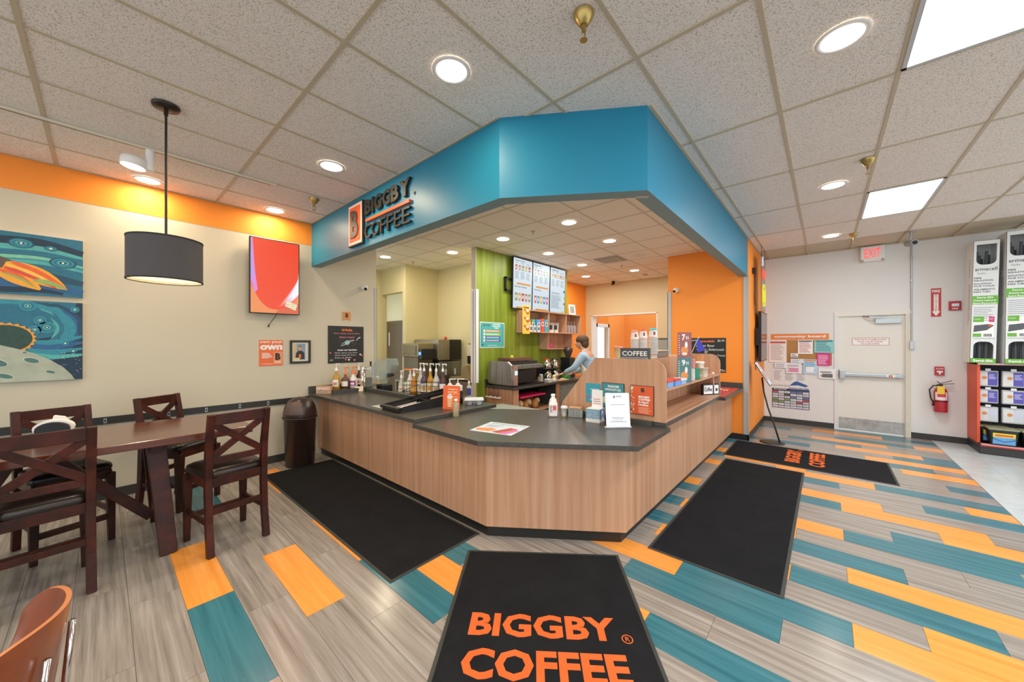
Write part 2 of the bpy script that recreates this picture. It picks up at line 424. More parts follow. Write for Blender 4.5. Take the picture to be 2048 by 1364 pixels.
for y0, y1, z0, z1 in ((.97, 3.19, 0, 3.5), (3.19, 5.0, 2.392, 3.5), (3.19, 5.0, 0, .95), (5.0, 5.4, 0, 3.5)): bk.box(9.17, 9.4, y0, y1, z0, z1, mat('#d8c69b', .75, var=.015))
wbk = struct(bk, 'wall_bar')
b = MB(); b.box(9.165, 9.41, 3.17, 3.2, .93, 2.4, WHITE); b.box(9.165, 9.41, 4.99, 5.02, .93, 2.4, WHITE); b.box(9.165, 9.41, 3.17, 5.02, 2.38, 2.41, WHITE)
b.box(9.1, 9.41, 3.17, 5.02, .93, .96, WHITE); b.build('opening_lining', wbk)
b = MB(); b.box(9.155, 9.17, -.119, .97, 0, .1, BASE); b.box(9.155, 9.17, -6, -1.106, 0, .1, BASE); struct(b, 'baseboard_back')
# orange return wall: inner face x = 7.1, outer face y = .98
b = MB(); b.box(7.1, 7.24, .98, 2.26, 0, 3.5, ORANGE); b.box(7.24, 9.17, .98, 1.12, 0, 3.5, ORANGE); wo = struct(b, 'wall_orange')
b = MB(); b.box(7.085, 7.15, .968, .98, .1, 2.75, GREYTRIM); b.box(7.088, 7.1, .968, 1.04, .1, 2.75, GREYTRIM); b.build('corner_guard', wo)
b = MB(); b.box(7.088, 7.1, 2.2, 2.268, .9, 2.6, GREYTRIM); b.box(7.088, 7.16, 2.26, 2.268, .9, 2.6, GREYTRIM); b.build('corner_guard', wo)
b = MB(); b.box(7.08, 7.1, .965, 1.25, 0, .1, mat('#1d1d1c', .4)); b.box(7.08, 9.17, .965, .98, 0, .1, BASE); struct(b, 'baseboard_orange')
# far orange wall, green wall, back room walls
b = MB(); b.box(7.0, 9.17, 5.2, 5.32, 0, 3.4, ORANGE); struct(b, 'wall_far_orange')
b = MB(); b.box(4.205, 7.05, 4.495, 4.6, 0, 3.4, YELW); wg = struct(b, 'wall_green')
b = MB(); b.box(4.208, 7.05, 4.488, 4.495, 0, ZK, GREEN); b.build('green_face', wg)
b = MB(); b.box(4.195, 4.205, 4.49, 4.605, 0, ZK, WALL); b.box(4.188, 4.196, 4.48, 4.53, .95, 2.55, WHITE); b.box(4.188, 4.25, 4.478, 4.488, .95, 2.55, WHITE)
b.box(4.188, 4.196, 4.57, 4.612, .95, 2.55, WHITE); b.build('corner_guard', wg)
b = MB(); b.box(5.02, 5.15, 4.61, 6.75, 0, 3.4, YELW); b.box(4.19, 5.02, 6.63, 6.75, 0, 3.4, YELW)
b.box(4.19, 4.31, 6.751, 7.599, 2.72, 3.4, YELW); b.box(4.19, 4.31, 7.6, 7.75, 0, 3.4, YELW); struct(b, 'wall_backroom')
b = MB(); b.box(2.9, 4.188, 7.65, 7.75, 0, 3.4, YELW); struct(b, 'wall_corridor')
b = MB(); b.box(5.05, 5.2, 6.7, 10, 0, 3.4, mat('#efe6bf', .75, var=.01)); b.box(4.3, 5.1, 9.3, 9.4, 0, 3.4, YELW); b.box(4.2, 5.2, 6.7, 9.4, 2.95, 3.0, YELW); struct(b, 'wall_store')
dr = thing('door_3', 'brown back room door seen through the doorway', 'door', (5.05, 8.2, 0)); del dr['category']; dr['kind'] = 'structure'
b = MB(); b.box(-.05, 0, -.5, .62, 0, 2.2, mat('#6e5732', .5)); b.build('door_frame', dr)
b = MB(); b.box(-.07, -.05, -.45, .56, 0, 2.13, mat('#5f4a2c', .4)); b.build('door_leaf', dr)
b = MB(); b.box(-.085, -.07, .42, .45, 1.55, 1.9, WHITE); b.build('vision_strip', dr)
# ---- exit door
d1 = thing('door_1', 'cream steel exit door with push bar and scuffed kick plate', 'door', (9.17, -.61, 0)); del d1['category']; d1['kind'] = 'structure'
CREAM = mat('#dfdcd2', .45, var=.02)
b = MB(); b.box(-.012, .2, .43, .489, 0, 2.129, mat('#dcdcd8', .4)); b.box(-.012, .2, -.495, -.43, 0, 2.129, mat('#d2ccba', .45)); b.box(-.012, .2, -.495, .489, 2.13, 2.221, CREAM); b.build('door_frame', d1)
b = MB(); b.box(.03, .08, -.43, .43, .012, 2.13, CREAM); leaf = b.build('door_leaf', d1)
b = MB(); b.box(.022, .03, -.42, .42, .03, .235, grain('kick_steel', ['#8b8a86', '#a8a7a3', '#bcbbb8'], (9, 9, 9), .4)); b.build('kick_plate', d1)
b = MB(); b.box(-.06, 0., -.40, .35, 1.02, 1.075, ALU); b.box(-.02, .03, -.40, -.34, 1.0, 1.09, ALU); pb = b.build('push_bar', d1, .006)
b = MB(); b.box(-.07, .03, .34, .42, .96, 1.13, ALU); b.cyl((-.07, .38, 1.045), (-.085, .38, 1.045), .03, ALU); b.build('latch_case', d1, .01)
b = MB(facing_mx(-.0615, -.25, 1.0475)); b.rect(-.05, -.02, .05, .02, WHITE); b.rect(-.025, -.018, .02, .018, mat('#c33530', .5), .0004); b.rect(-.006, -.012, .002, .012, WHITE, .0008); b.build('bar_sticker', d1)
b = MB(); b.box(-.03, .03, -.38, -.06, 1.98, 2.07, ALU); b.beam([(-.02, -.2, 2.075), (-.1, .02, 2.1), (-.01, .1, 2.12)], .03, .01, ALU, (0, 0, 1)); b.build('door_closer', d1, .005)
b = MB(facing_mx(.028, .24, 1.59)); R_ = mat('#b23a35', .5, var=.02)
b.rect(0, 0, .48, .135, R_); b.rect(.006, .006, .474, .129, WHITE, .0006)
for t, y in (('PUSH UNTIL ALARM SOUNDS', .092), ('DOOR CAN BE OPENED', .054), ('IN 15 SECONDS', .016)):
    wd = .018*len(t); b.text(t, .24-wd/2, y, .24+wd/2, y+.026, R_, .0012, .01)
b.build('door_notice', d1)
# ---- vestibule behind the pass-through: daylight, orange walls coloured lighter to seem daylit, glass door
VOR_LIT = mat('#ffa654', .6); b = MB(); b.box(9.4, 9.5, 5.05, 5.2, 0, 2.9, ORANGE); b.box(10.3, 11.7, 5.05, 5.2, 0, 2.9, VOR_LIT); b.box(9.5, 10.3, 5.05, 5.2, 2.2, 2.9, ORANGE)
b.box(11.5, 11.62, 3.05, 5.049, 0, 2.9, VOR_LIT); b.box(11.5, 11.62, 2.0, 3.05, 0, .5, ORANGE); b.box(11.5, 11.62, 2.0, 3.05, 2.25, 2.9, ORANGE); struct(b, 'wall_vestibule')
d2 = thing('door_2', 'glazed outer door of the vestibule in pale metal frame', 'door', (9.9, 5.05, 0)); del d2['category']; d2['kind'] = 'structure'
b = MB(); b.box(-.42, -.34, -.02, .08, 0, 2.2, WHITE); b.box(.34, .42, -.02, .08, 0, 2.2, WHITE); b.box(-.42, .42, -.02, .08, 2.1, 2.2, WHITE); b.box(-.34, .34, -.02, .08, 0, .2, WHITE); b.build('door_frame', d2)
b = MB(); b.box(-.34, .34, .02, .03, .2, 2.1, GLASS); b.build('pane', d2)
wn = thing('window_1', 'side window of the vestibule', 'window', (11.5, 2.5, 0)); del wn['category']; wn['kind'] = 'structure'
b = MB(); b.box(0, .1, -.5, -.44, .5, 2.25, WHITE); b.box(0, .1, .49, .55, .5, 2.25, WHITE); b.box(0, .1, -.5, .55, 2.19, 2.25, WHITE); b.build('window_frame', wn)
b = MB(); b.box(.05, .06, -.44, .49, .5, 2.19, GLASS); b.build('pane', wn)

# ================================================================== LAMPS
def arealamp(parent, loc, size, power, col=(1, .9, .76), shape='DISK', size_y=None, spread=None):
    l = bpy.data.lights.new('lamp', 'AREA'); l.shape = shape; l.size = size; l.energy = power; l.color = col
    if size_y: l.size_y = size_y
    if spread: l.spread = spread
    o = bpy.data.objects.new('lamp', l); COL.objects.link(o); o.parent = parent; o.location = loc; return o
def can(x, y, z, label, power, col=(1, .88, .72), lit=True, group=None, r=.1):
    t = thing('recessed_light', label, 'light', (x, y, z), 0, group)
    b = MB(); b.lathe([(r-.005, .0), (r-.004, -.004), (r+.018, -.005), (r+.022, 0)], WHITE, 28, cap=False); b.build('trim_ring', t)
    b = MB(); b.lathe([(.001, -.0022), (r-.006, -.002)], emit('#fff1dc', 14) if lit else mat('#c9c9c4', .3), 28, cap=False); b.build('lens', t)
    if lit: arealamp(t, (0, 0, -.008), 2*r-.02, power, col)
    return t
can(1.465, 1.794, ZC, 'large round ceiling light nearest the teal corner above the mats', P_CAN*1.4, (1, .78, .52))
can(1.484, 3.656, ZC, 'round ceiling light between the logo and the pendant lamp', P_CAN*1.4, (1, .78, .52))
can(.321, 5.446, ZC, 'round ceiling light beside the track spot by the orange band', P_CAN, (1, .78, .52))
can(1.491, 5.432, ZC, 'round ceiling light above the wall screen by the orange band', P_CAN, (1, .78, .52))
can(2.763, -.07, ZC, 'round ceiling light beside the nearest square panel light', P_CAN*.5, (1, .9, .76))
can(5.302, -.061, ZC, 'round ceiling light between the two sprinklers on the right', P_CAN*.5, (1, .9, .76))
can(7.795, -.065, ZC, 'round ceiling light farthest away near the exit sign', P_CAN*.5, (1, .9, .76))
for x, y in ((-1.4, 1.8), (-1.4, 3.7), (-1.6, 5.44), (.2, -.07), (-2.4, -.07), (.2, 1.8)):
    can(x, y, ZC, 'round ceiling light behind the viewer', P_CAN, (1, .8, .56), group='cans behind the viewer')
KL = [(4.175, 2.624, 'round bar ceiling light nearest the teal corner'), (4.156, 3.825, 'round bar ceiling light just left of the green wall top'),
      (5.381, 3.821, 'round bar ceiling light above the first menu screen'), (5.364, 2.613, 'round bar ceiling light in front of the air vent'),
      (6.644, 3.857, 'round bar ceiling light above the last menu screen'), (7.867, 4.455, 'round bar ceiling light before the far orange wall'),
      (7.934, 3.257, 'round bar ceiling light behind the air vent'), (4.177, 5.087, 'round bar ceiling light over the ice machine alcove'),
      (3.555, 6.316, 'round bar ceiling light over the corridor doorway')]
for x, y, l in KL: can(x, y, ZK, l, P_KITCH*(.8 if x < 4.2 and y > 5 else 1), (1, .84, .6) if y > 4.6 and x < 5 else (1, .97, .91))
can(6.628, 2.625, ZK, 'dark unlit round light in the bar ceiling right of the vent', 0, lit=False)
def troffer(i, j, label, group=None):
    t = thing('panel_light', label, 'light', (GX+SX*(i+.5), GY+SY*(j+.5), ZC), 0, group)
    b = MB()
    for a in ((-.6, .6, -.298, -.275), (-.6, .6, .275, .298), (-.6, -.575, -.298, .298), (.575, .6, -.298, .298)): b.box(a[0], a[1], a[2], a[3], -.004, .016, mat('#c4c9cd', .4))
    b.build('frame', t)
    b = MB(); b.box(-.575, .575, -.275, .275, .004, .012, emit('#f4faff', 6)); b.build('diffuser', t)
    arealamp(t, (0, 0, -.004), 1.12, P_TROFFER, (.93, .97, 1), 'RECTANGLE', .52)
for i, j in TROFFER:
    if (i, j) == (0, -3): troffer(i, j, 'bright square panel light cut by the upper right corner')
    elif (i, j) == (3, -3): troffer(i, j, 'bright square panel light in front of the exit sign')
    else: troffer(i, j, 'bright panel light outside the view', 'panel lights outside the view')
# pendant
pt = thing('pendant_lamp', 'dark grey drum pendant lamp hanging over the table', 'lamp', (.307, 3.632, 0))
DKM = mat('#3a332c', .35, .6)
b = MB(); b.lathe([(.0, ZC-.03), (.03, ZC-.028), (.075, ZC-.018), (.08, ZC-.004), (.08, ZC)], DKM, 24, cap=False); b.build('canopy', pt)
b = MB(); b.cyl((0, 0, 2.35), (0, 0, ZC-.02), .0075, DKM, n=10); b.lathe([(.013, ZC-.07), (.013, ZC-.02)], DKM, 12); b.build('rod', pt)
SH = mat('#4b484a', .85, var=.04, scale=60)
b = MB(); b.lathe([(.206, 2.09), (.206, 2.385)], SH, 40, cap=False); b.lathe([(.2, 2.385), (.2, 2.09)], mat('#e8d9b4', .8), 40, cap=False)
sh = b.build('shade', pt)
b = MB(); b.lathe([(.2, 2.085), (.2085, 2.085), (.2085, 2.095), (.2, 2.095), (.2, 2.085)], mat('#2c2a2c', .8), 40, cap=False); b.build('shade_rim', sh); b = MB(); b.lathe([(.2, 2.38), (.2085, 2.38), (.2085, 2.39), (.2, 2.39), (.2, 2.38)], mat('#2c2a2c', .8), 40, cap=False); b.build('shade_rim', sh)
b = MB(); b.lathe([(.0, 2.105), (.199, 2.105)], emit('#ffe3b0', 1.6), 40, cap=False); b.build('diffuser', pt)
arealamp(pt, (0, 0, 2.1), .38, P_PEND, (1, .82, .58))
b = MB(); b.lathe([(.0, 2.375), (.199, 2.375)], mat('#d8d0c0', .8), 40, cap=False); b.build('top_disc', pt)
# track light
tk = thing('track_light', 'white ceiling track with one round spot near the orange band', 'light', (.2, 4.535, ZC))
b = MB(); b.box(-3.2, 1.06, -.018, .018, -.02, 0, mat('#d9cfb9', .5)); b.box(-3.2, 1.0, -.006, .006, -.0205, -.02, BLACK); b.build('track', tk)
b = MB(); b.cyl((.08, 0, -.02), (.08, 0, -.2), .03, WHITE, n=18); b.build('stem', tk)
Mh = Matrix.Translation((-.02, .02, -.165)) @ Matrix.Rotation(.12, 4, 'Y')
b = MB(Mh); b.lathe([(.0, .05), (.075, .05), (.085, .03), (.085, -.025), (.078, -.03)], WHITE, 28, cap=False); hd = b.build('lamp_head', tk)
b = MB(Mh); b.lathe([(.001, -.027), (.076, -.026)], emit('#fff1dc', 14), 28, cap=False); b.build('lens', hd)
arealamp(tk, (-.02, .02, -.2), .13, P_TRACK, (1, .86, .66))
# ================================================================== THE BAR COUNTER
ct = thing('bar_counter', 'wood laminate bar counter body with angled corner and black toe kick', 'counter', (0, 0, 0))
def wallpoly(a, bpt, z0, z1, th, m):
    q = MB(); ax, ay = a; bx, by = bpt; d = Vector((bx-ax, by-ay, 0)); n = Vector((-d.y, d.x, 0)).normalized()*th   # thickness inward (left of a->b)
    q.prism([(ax, ay), (bx, by), (bx+n.x, by+n.y), (ax+n.x, ay+n.y)], z0, z1, m); return q
A0, A1, A2, A3 = (2.11, 5.655), (2.118, 2.14), (2.79, 1.215), (7.08, 1.205)
for (p, q, z1) in (((2.11, 5.655), (2.113, 4.2), .86), ((2.113, 4.199), (2.1165, 2.985), .86), ((2.1165, 2.985), A1, .82), (A1, A2, .82), (A2, (3.4, 1.2135), .82), ((3.4, 1.2135), (5.2, 1.21), .86), ((5.2, 1.2095), A3, .86)):
    wallpoly(p, q, .1, z1, .03, LAMWOOD).build('front_panel', ct)
KICK = mat('#232220', .35, var=.1)
for p, q in (((2.15, 5.655), (2.158, 2.16)), ((2.158, 2.16), (2.805, 1.265)), ((2.805, 1.265), (7.08, 1.25))):
    wallpoly(p, q, 0, .1, .02, KICK).build('toe_kick', ct)
b = MB(); b.box(2.16, 2.19, 2.99, 2.999, .82, .86, STONEEDGE); b.build('step_filler', ct)
# worktops (each a continuous slab)
wt = thing('worktop', 'long dark worktop of the left bar run reaching the cream wall', 'worktop', (2.5, 4.3, .9))
b = MB(); b.prism([(-.525, -1.32), (.62, -1.32), (.62, -.55), (.2, -.55), (.2, 1.37), (-.525, 1.37)], -.04, 0, STONE); b.build('slab', wt, .003)
b = MB(); b.box(.14, .2, -.55, .98, 0, .05, STONEEDGE); b.build('upstand', wt, .002)
b = MB(); b.box(-.525, .0, 1.34, 1.37, 0, .1, STONEEDGE); b.build('backsplash', wt, .002)
wt2 = thing('worktop', 'lower dark worktop with angled corner holding the flyer and milk jug', 'worktop', (2.5, 2.2, .86))
b = MB(); b.prism([(-.54, .785), (-.545, -.13), (.148, -1.143), (.93, -1.13), (.93, .2), (.5, .785)], -.04, 0, STONE); b.build('slab', wt2, .003)
b = MB(); b.box(.85, .89, -.98, .0, 0, .045, STONEEDGE); b.build('backsplash', wt2, .002)
wt3 = thing('worktop', 'dark worktop under the wooden display shelf on the right run', 'worktop', (5, 1.6, .9))
b = MB(); b.box(-1.6, .66, -.5, .6, -.04, 0, STONE); b.build('slab', wt3, .003)
b = MB(); b.box(.66, 2.085, -.56, .1, -.065, -.025, STONE); b.build('end_slab', wt3, .003)
b = MB(); b.box(2.065, 2.085, -.55, .1, -.025, .06, STONEEDGE); b.build('backsplash', wt3, .002)
# magazine spread on the end slab
tm = thing('placemat', 'red patterned print covering the worktop end by the orange wall', 'print', (6.3, 1.3, .875))
b = MB(); b.box(-.55, .7, -.22, .22, 0, .002, mat('#b4433c', .5))
for i in range(26): b.rect(*(lambda x, y, w, h: (x, y, x+w, y+h))(-.52+random.random()*1.05, -.2+random.random()*.3, .05+random.random()*.12, .03+random.random()*.07), mat(random.choice(['#d8a0c0', '#7a2f45', '#e8e0e0', '#d46a4a', '#a04860']), .5), .0022+.00005*i)
b.build('print_sheet', tm)
# ---- wooden display shelf on the right run
ds = thing('display_shelf', 'wooden display shelf with rounded ends on the right bar run', 'shelf', (3.4, 1.1, .9))
def side(x, pts, name):
    q = MB(Matrix(((0, 0, 1, x), (1, 0, 0, 0), (0, 1, 0, 0), (0, 0, 0, 1)))); q.prism(pts, 0, .02, LAMWOOD); return q.build(name, ds)
rc = [(.0+.13*(1-math.cos(a)), .58-.13*(1-math.sin(a))) for a in [PI/2*i/6 for i in range(7)]]
side(0, [(1.15, 0), (0, 0)]+rc+[(.72, .58), (1.12, .08)], 'side_panel')
side(2.23, [(.4, 0), (0, 0)]+rc+[(.4, .58)], 'side_panel')
EDGEW = mat('#d8b795', .5)
b = MB(); b.box(.02, 2.23, .36, .378, 0, .56, LAMWOOD); b.build('back_panel', ds)
b = MB(); b.box(.02, 2.23, .01, .36, .285, .305, LAMWOODL); b.build('shelf_board', ds)
b = MB(); b.box(.02, 2.23, .01, .36, .0, .02, LAMWOODL); b.build('bottom_board', ds)
b = MB(); b.box(.02, 2.23, .378, .75, .54, .56, LAMWOODL); b.build('top_board', ds)
b = MB(); b.box(.02, 2.23, .73, .748, 0, .54, LAMWOOD); b.build('rear_panel', ds)
# ---- prep counter behind the left run with bottle riser
pc = thing('prep_counter', 'low prep counter behind the left run upstand', 'counter', (3.0, 4.6, 0))
b = MB(); b.box(-.29, .45, -1.1, .66, .83, .87, STONE); b.build('slab', pc)
b = MB(); b.box(-.28, .44, -1.08, .66, 0, .83, LAMWOOD); b.build('cabinet', pc)
rs = thing('riser', 'black riser along the wall under the flavour bottles', 'riser', (2.6, 5.5, .9))
b = MB(); b.box(-.42, .1, -.21, .12, 0, .05, STONEEDGE); b.build('block', rs)
b = MB(); b.box(-.41, .39, -.2, .165, .05, .054, mat('#2e2c2a', .2)); b.build('top_plate', rs)

# ================================================================== FLOOR MATS
def floor_mat(label, cx, cy, L, W, rz, logo=None):
    t = thing('floor_mat', label, 'mat', (cx, cy, 0), rz)
    q = MB(); q.box(-L/2, L/2, -W/2, W/2, 0.0005, .006, MATEDGE); q.build('rubber_border', t, .003)
    q = MB(); q.box(-L/2+.022, L/2-.022, -W/2+.022, W/2-.022, .002, .009, MATBLK); q.build('pile', t, .002)
    if logo:
        q = MB(logo)
        q.text('BIGGBY', *LB, MATORG, 0, .035, .0015); q.text('COFFEE', *LC, MATORG, 0, .035, .0015)
        ring = [(RX+.028*math.cos(2*PI*i/20), RY+.028*math.sin(2*PI*i/20)) for i in range(21)]
        q.stroke(ring, .006, MATORG, .0014); q.text('R', RX-.011, RY-.014, RX+.013, RY+.016, MATORG, .0014, .01)
        q.build('lettering', t)
floor_mat('black entrance mat along the left side of the counter by the table', 1.71, 3.72, 2.98, .84, PI/2)
floor_mat('black entrance mat running along the right side of the counter', 4.33, .635, 2.93, .87, 0)
# centre mat: edge parallel to the angled counter front
ex = Vector((2.615-1.899, 1.203-2.122, 0)).normalized(); rz = math.atan2(ex.y, ex.x)
W_ = 1.165; L_ = 1.75
mid = Vector(((1.899+2.615)/2, (2.122+1.203)/2, 0)); inn = Vector((ex.y, -ex.x, 0)); inn = inn if inn.dot(Vector((-1, -1, 0))) > 0 else -inn
cc = mid+inn*L_/2
LB, LC, RX, RY = (-.4375, .055, .40, .225), (-.44, -.205, .41, -.025), .445, .075
floor_mat('black BIGGBY COFFEE logo mat in front of the angled counter corner', cc.x, cc.y, W_, L_, rz, Matrix.Translation((0, 0, .0088)))
LB, LC, RX, RY = (-.3, .02, .40, .19), (-.33, -.24, .40, -.07), .44, .04
floor_mat('black BIGGBY COFFEE logo mat lying crosswise by the orange wall', 6.5, .245, 1.02, 1.77, 0, Matrix.Translation((0, 0, .0088)))

# ================================================================== TABLE AND CHAIRS
tb = thing('dining_table', 'long dark wood counter-height trestle table under the pendant lamp', 'table', (0, 4.25, 0))
b = MB(); b.box(-1.25, .87, -.465, .465, .855, .91, TABLEWOOD); b.build('table_top', tb, .006)
for sx in (1, -1):
    X = .3 if sx > 0 else -.75
    for sy in (-1, 1):
        q = MB(); q.beam([(X+.04*sx, sy*.40, 0), (X-.02*sx, sy*.22, .855)], [.1, .115], [.07, .09], DARKWOOD, (1, 0, 0)); q.build('leg', tb, .004)
    q = MB(); q.beam([(X-.02*sx, -.36, .82), (X-.02*sx, .36, .82)], .07, .06, DARKWOOD, (1, 0, 0)); q.build('cross_bar', tb, .003)
    q = MB(); q.beam([(X+.02*sx, -.36, .2), (X+.02*sx, .36, .2)], .06, .07, DARKWOOD, (1, 0, 0)); q.build('foot_bar', tb, .003)
for a, c in (((.27, 0, .19), (-.29, 0, .85)), ((-.72, .0, .19), (-.4, .0, .85))):
    q = MB(); q.beam([a, c], .045, .07, DARKWOOD, (0, 1, 0)); q.build('brace', tb, .003)
def make_chair(label):
    t = thing('dining_chair', label, 'chair', group='counter height X-back chairs')
    post = [(-.225, 0), (-.215, .25), (-.2, .58), (-.215, .8), (-.265, 1.09)]
    for s in (-1, 1):
        q = MB(); q.beam([(s*.19, y-(.025 if z == 0 else 0), z) for y, z in post], .045, [.05, .048, .055, .05, .035], DARKWOOD, (1, 0, 0)); q.build('back_post', t, .004)
        q = MB(); q.beam([(s*.20, .21, 0), (s*.195, .2, .56)], [.038, .055], [.038, .055], DARKWOOD, (1, 0, 0)); q.build('front_leg', t, .004)
        q = MB(); q.beam([(s*.195, -.215, .25), (s*.198, .205, .25)], .022, .038, DARKWOOD, (1, 0, 0)); q.build('side_stretcher', t, .002)
        q = MB(); q.beam([(s*.19, -.2, .55), (s*.195, .2, .55)], .025, .07, DARKWOOD, (1, 0, 0)); q.build('side_rail', t, .002)
        za, zb = (.745, 1.01); ya, yb = -.21, -.25
        q = MB(); q.beam([(-s*.17, ya+(.006*s), za), (s*.17, yb+(.006*s), zb)], .02, .05, DARKWOOD, (0, 1, 0)); q.build('cross_slat', t, .002)
    for nm, y, z, h in (('front_rail', .2, .55, .07), ('rear_rail', -.2, .55, .07), ('front_stretcher', .205, .2, .045), ('rear_stretcher', -.215, .33, .045)):
        q = MB(); q.beam([(-.19, y, z), (.19, y, z)], .025, h, DARKWOOD, (0, 1, 0)); q.build(nm, t, .002)
    q = MB(); q.beam([(-.17, -.255, 1.045), (0, -.262, 1.045), (.17, -.255, 1.045)], .024, .085, DARKWOOD, (0, 1, 0)); q.build('top_rail', t, .004)
    q = MB(); q.beam([(-.17, -.207, .72), (.17, -.207, .72)], .022, .05, DARKWOOD, (0, 1, 0)); q.build('lower_rail', t, .003)
    # padded seat: domed trapezoid
    q = MB(); n = 9; vs = []; fs = []
    def outline(k, sc):
        a = 2*PI*k/32; e = .35; cx, sy = math.cos(a), math.sin(a); x = math.copysign(abs(cx)**e, cx); y = math.copysign(abs(sy)**e, sy)
        return (x*(.215+.015*y)*sc, .005+y*.225*sc)
    rings = [(.97, .585), (1., .6), (1., .615), (.97, .632), (.85, .646), (.6, .655), (.3, .659)]
    for sc, z in rings:
        for k in range(32): x, y = outline(k, sc); vs.append((x, y, z))
    for j in range(len(rings)-1):
        for k in range(32): l = (k+1) % 32; fs.append((j*32+k, j*32+l, (j+1)*32+l, (j+1)*32+k))
    fs.append(tuple(range((len(rings)-1)*32, len(rings)*32)))
    q.add(vs, fs, LEATHER, True); q.build('seat', t)
    return t
c0 = make_chair('dark X-back chair at the near side of the table, closer to the trash can')
c0.location = (.69, 3.80, 0); c0.rotation_euler = (0, 0, .16)
dup(c0, (-.26, 3.86, 0), .1, 'dark X-back chair at the near side of the table, cut by the left edge')
dup(c0, (-.2, 4.63, 0), PI+.28, 'dark X-back chair behind the table next to the napkin dispenser')
dup(c0, (.53, 4.98, 0), PI+.62, 'dark X-back chair turned askew behind the table by the wall')
# napkin dispenser on the table
nd = thing('napkin_dispenser', 'black napkin dispenser with white napkins sticking out on the table', 'dispenser', (-.24, 4.42, .91), -.15)
b = MB(frame((0, 0, 0), (1, 0, 0), (0, 0, 1))); pr_ = [(-.085, 0), (.085, 0), (.085, .08)]+[(.085*math.cos(a), .08+.05*math.sin(a)) for a in [PI*i/10 for i in range(1, 10)]]+[(-.085, .08)]
b.prism(pr_, -.055, .055, BLACK); b.build('case', nd, .004)
NAP = mat('#efeae2', .8)
b = MB(frame((0, 0, 0), (1, 0, 0), (0, 0, 1))); b.prism([(-.095, .06)]+[(.1*math.cos(a), .085+.058*math.sin(a)) for a in [PI*(10-i)/10 for i in range(11)]]+[(.095, .06)], -.03, .03, NAP)
b.prism([(-.01, .13), (.09, .1), (.05, .16), (.0, .175)], -.02, .02, NAP); b.build('napkins', nd)

# ---- bentwood chair in the foreground
bc = thing('bentwood_chair', 'orange-brown bent plywood chair with chrome frame in the lower left corner', 'chair', (-.30, 1.80, 0), -.22)
PLY = grain('plywood', ['#6b3013', '#85401c', '#984d25'], (5, 5, 5), .3, coat=.4); PLYE = mat('#c47a48', .4)
def shell(zlo, zhi, R, a0, a1, m, th=.012):
    q = MB(); N, K = 24, 10; vi = []; vo = []
    for i in range(N+1):
        s_ = i/N; a = a0+(a1-a0)*s_; e = 1-abs(2*s_-1)**4.5; mid_ = (zlo+zhi)/2
        for k in range(K+1):
            t_ = k/K; z = mid_+(zhi-mid_)*e**.5*(2*t_-1) if True else 0
            rr = R+.05*(t_-.5)
            vi.append((rr*math.cos(a), rr*math.sin(a), z)); vo.append(((rr+th)*math.cos(a), (rr+th)*math.sin(a), z))
    n = len(vi); f1 = []; f2 = []; fe = []
    for i in range(N):
        for k in range(K):
            p = i*(K+1)+k; f1.append((p, p+1, p+K+2, p+K+1)); f2.append((n+p, n+p+K+1, n+p+K+2, n+p+1))
        p = i*(K+1); fe.append((p, p+K+1, n+p+K+1, n+p)); p += K; fe.append((p, n+p, n+p+K+1, p+K+1))
    q.add(vi+vo, f1+f2, m, True); q.add(vi+vo, fe, PLYE, True); return q
b = shell(.47, .84, .2, -1.3, 1.3, PLY); b.build('backrest', bc)
b = MB(); b.prism([(-.24*math.cos(a)-.02*0+(-.02), .22*math.sin(a)) for a in [2*PI*i/24 for i in range(24)]], .43, .445, PLY); b.build('seat', bc)
for s in (-1, 1):
    q = MB(); q.tube([(-.2, s*.2, 0), (-.17, s*.19, .3), (-.12, s*.17, .42), (.15, s*.15, .42), (.2, s*.1, .5), (.222, s*.09, .74)], .009, CHROME); q.build('frame_tube', bc)
    q = MB(); q.tube([(.26, s*.2, 0), (.2, s*.18, .3), (.15, s*.15, .42)], .009, CHROME); q.build('back_leg', bc)

# ---- trash can
tc = thing('trash_can', 'brown dome-top trash can against the wall beside the counter end', 'trash can', (1.755, 5.33, 0))
BR = mat('#33241f', .32, var=.06)
b = MB(); b.lathe([(.165, 0), (.172, .01), (.19, .64), (.197, .645), (.197, .68), (.19, .685)], BR, 40); b.build('body', tc)
b = MB(); b.lathe([(.199, .665), (.2, .69), (.192, .74), (.175, .8), (.142, .855), (.09, .892), (.04, .907), (.0, .91)], BR, 40, cap=False); b.build('dome_lid', tc)
fa = -2.4
DP = [(.199, .665), (.2, .69), (.192, .74), (.175, .8), (.142, .855), (.09, .892)]
def domeR(z):
    for (r0, z0), (r1, z1) in zip(DP, DP[1:]):
        if z0 <= z <= z1: return r0+(r1-r0)*(z-z0)/(z1-z0)
    return .09
b = MB(Matrix.Rotation(fa, 4, 'Z'))
vs = []; fs = []
for i in range(11):
    for k in range(9):
        z = .70+.16*k/8; R2 = domeR(z)+.006; a = (i/10-.5)*1.4*(1-.25*(k/8)**2); vs.append((R2*math.cos(a), R2*math.sin(a), z))
for i in range(10):
    for k in range(8): p = i*9+k; fs.append((p, p+9, p+10, p+1))
b.add(vs, fs, mat('#59463f', .42), True); b.build('flap', tc)
b = MB(); ring = [(.203*math.cos(a), .203*math.sin(a), .655-.012*abs(math.sin(3*a+1))-.015*random.random()) for a in [2*PI*i/40 for i in range(41)]]
b.tube(ring, .006, mat('#4a3f3b', .15), 6); b.build('bag_edge', tc)

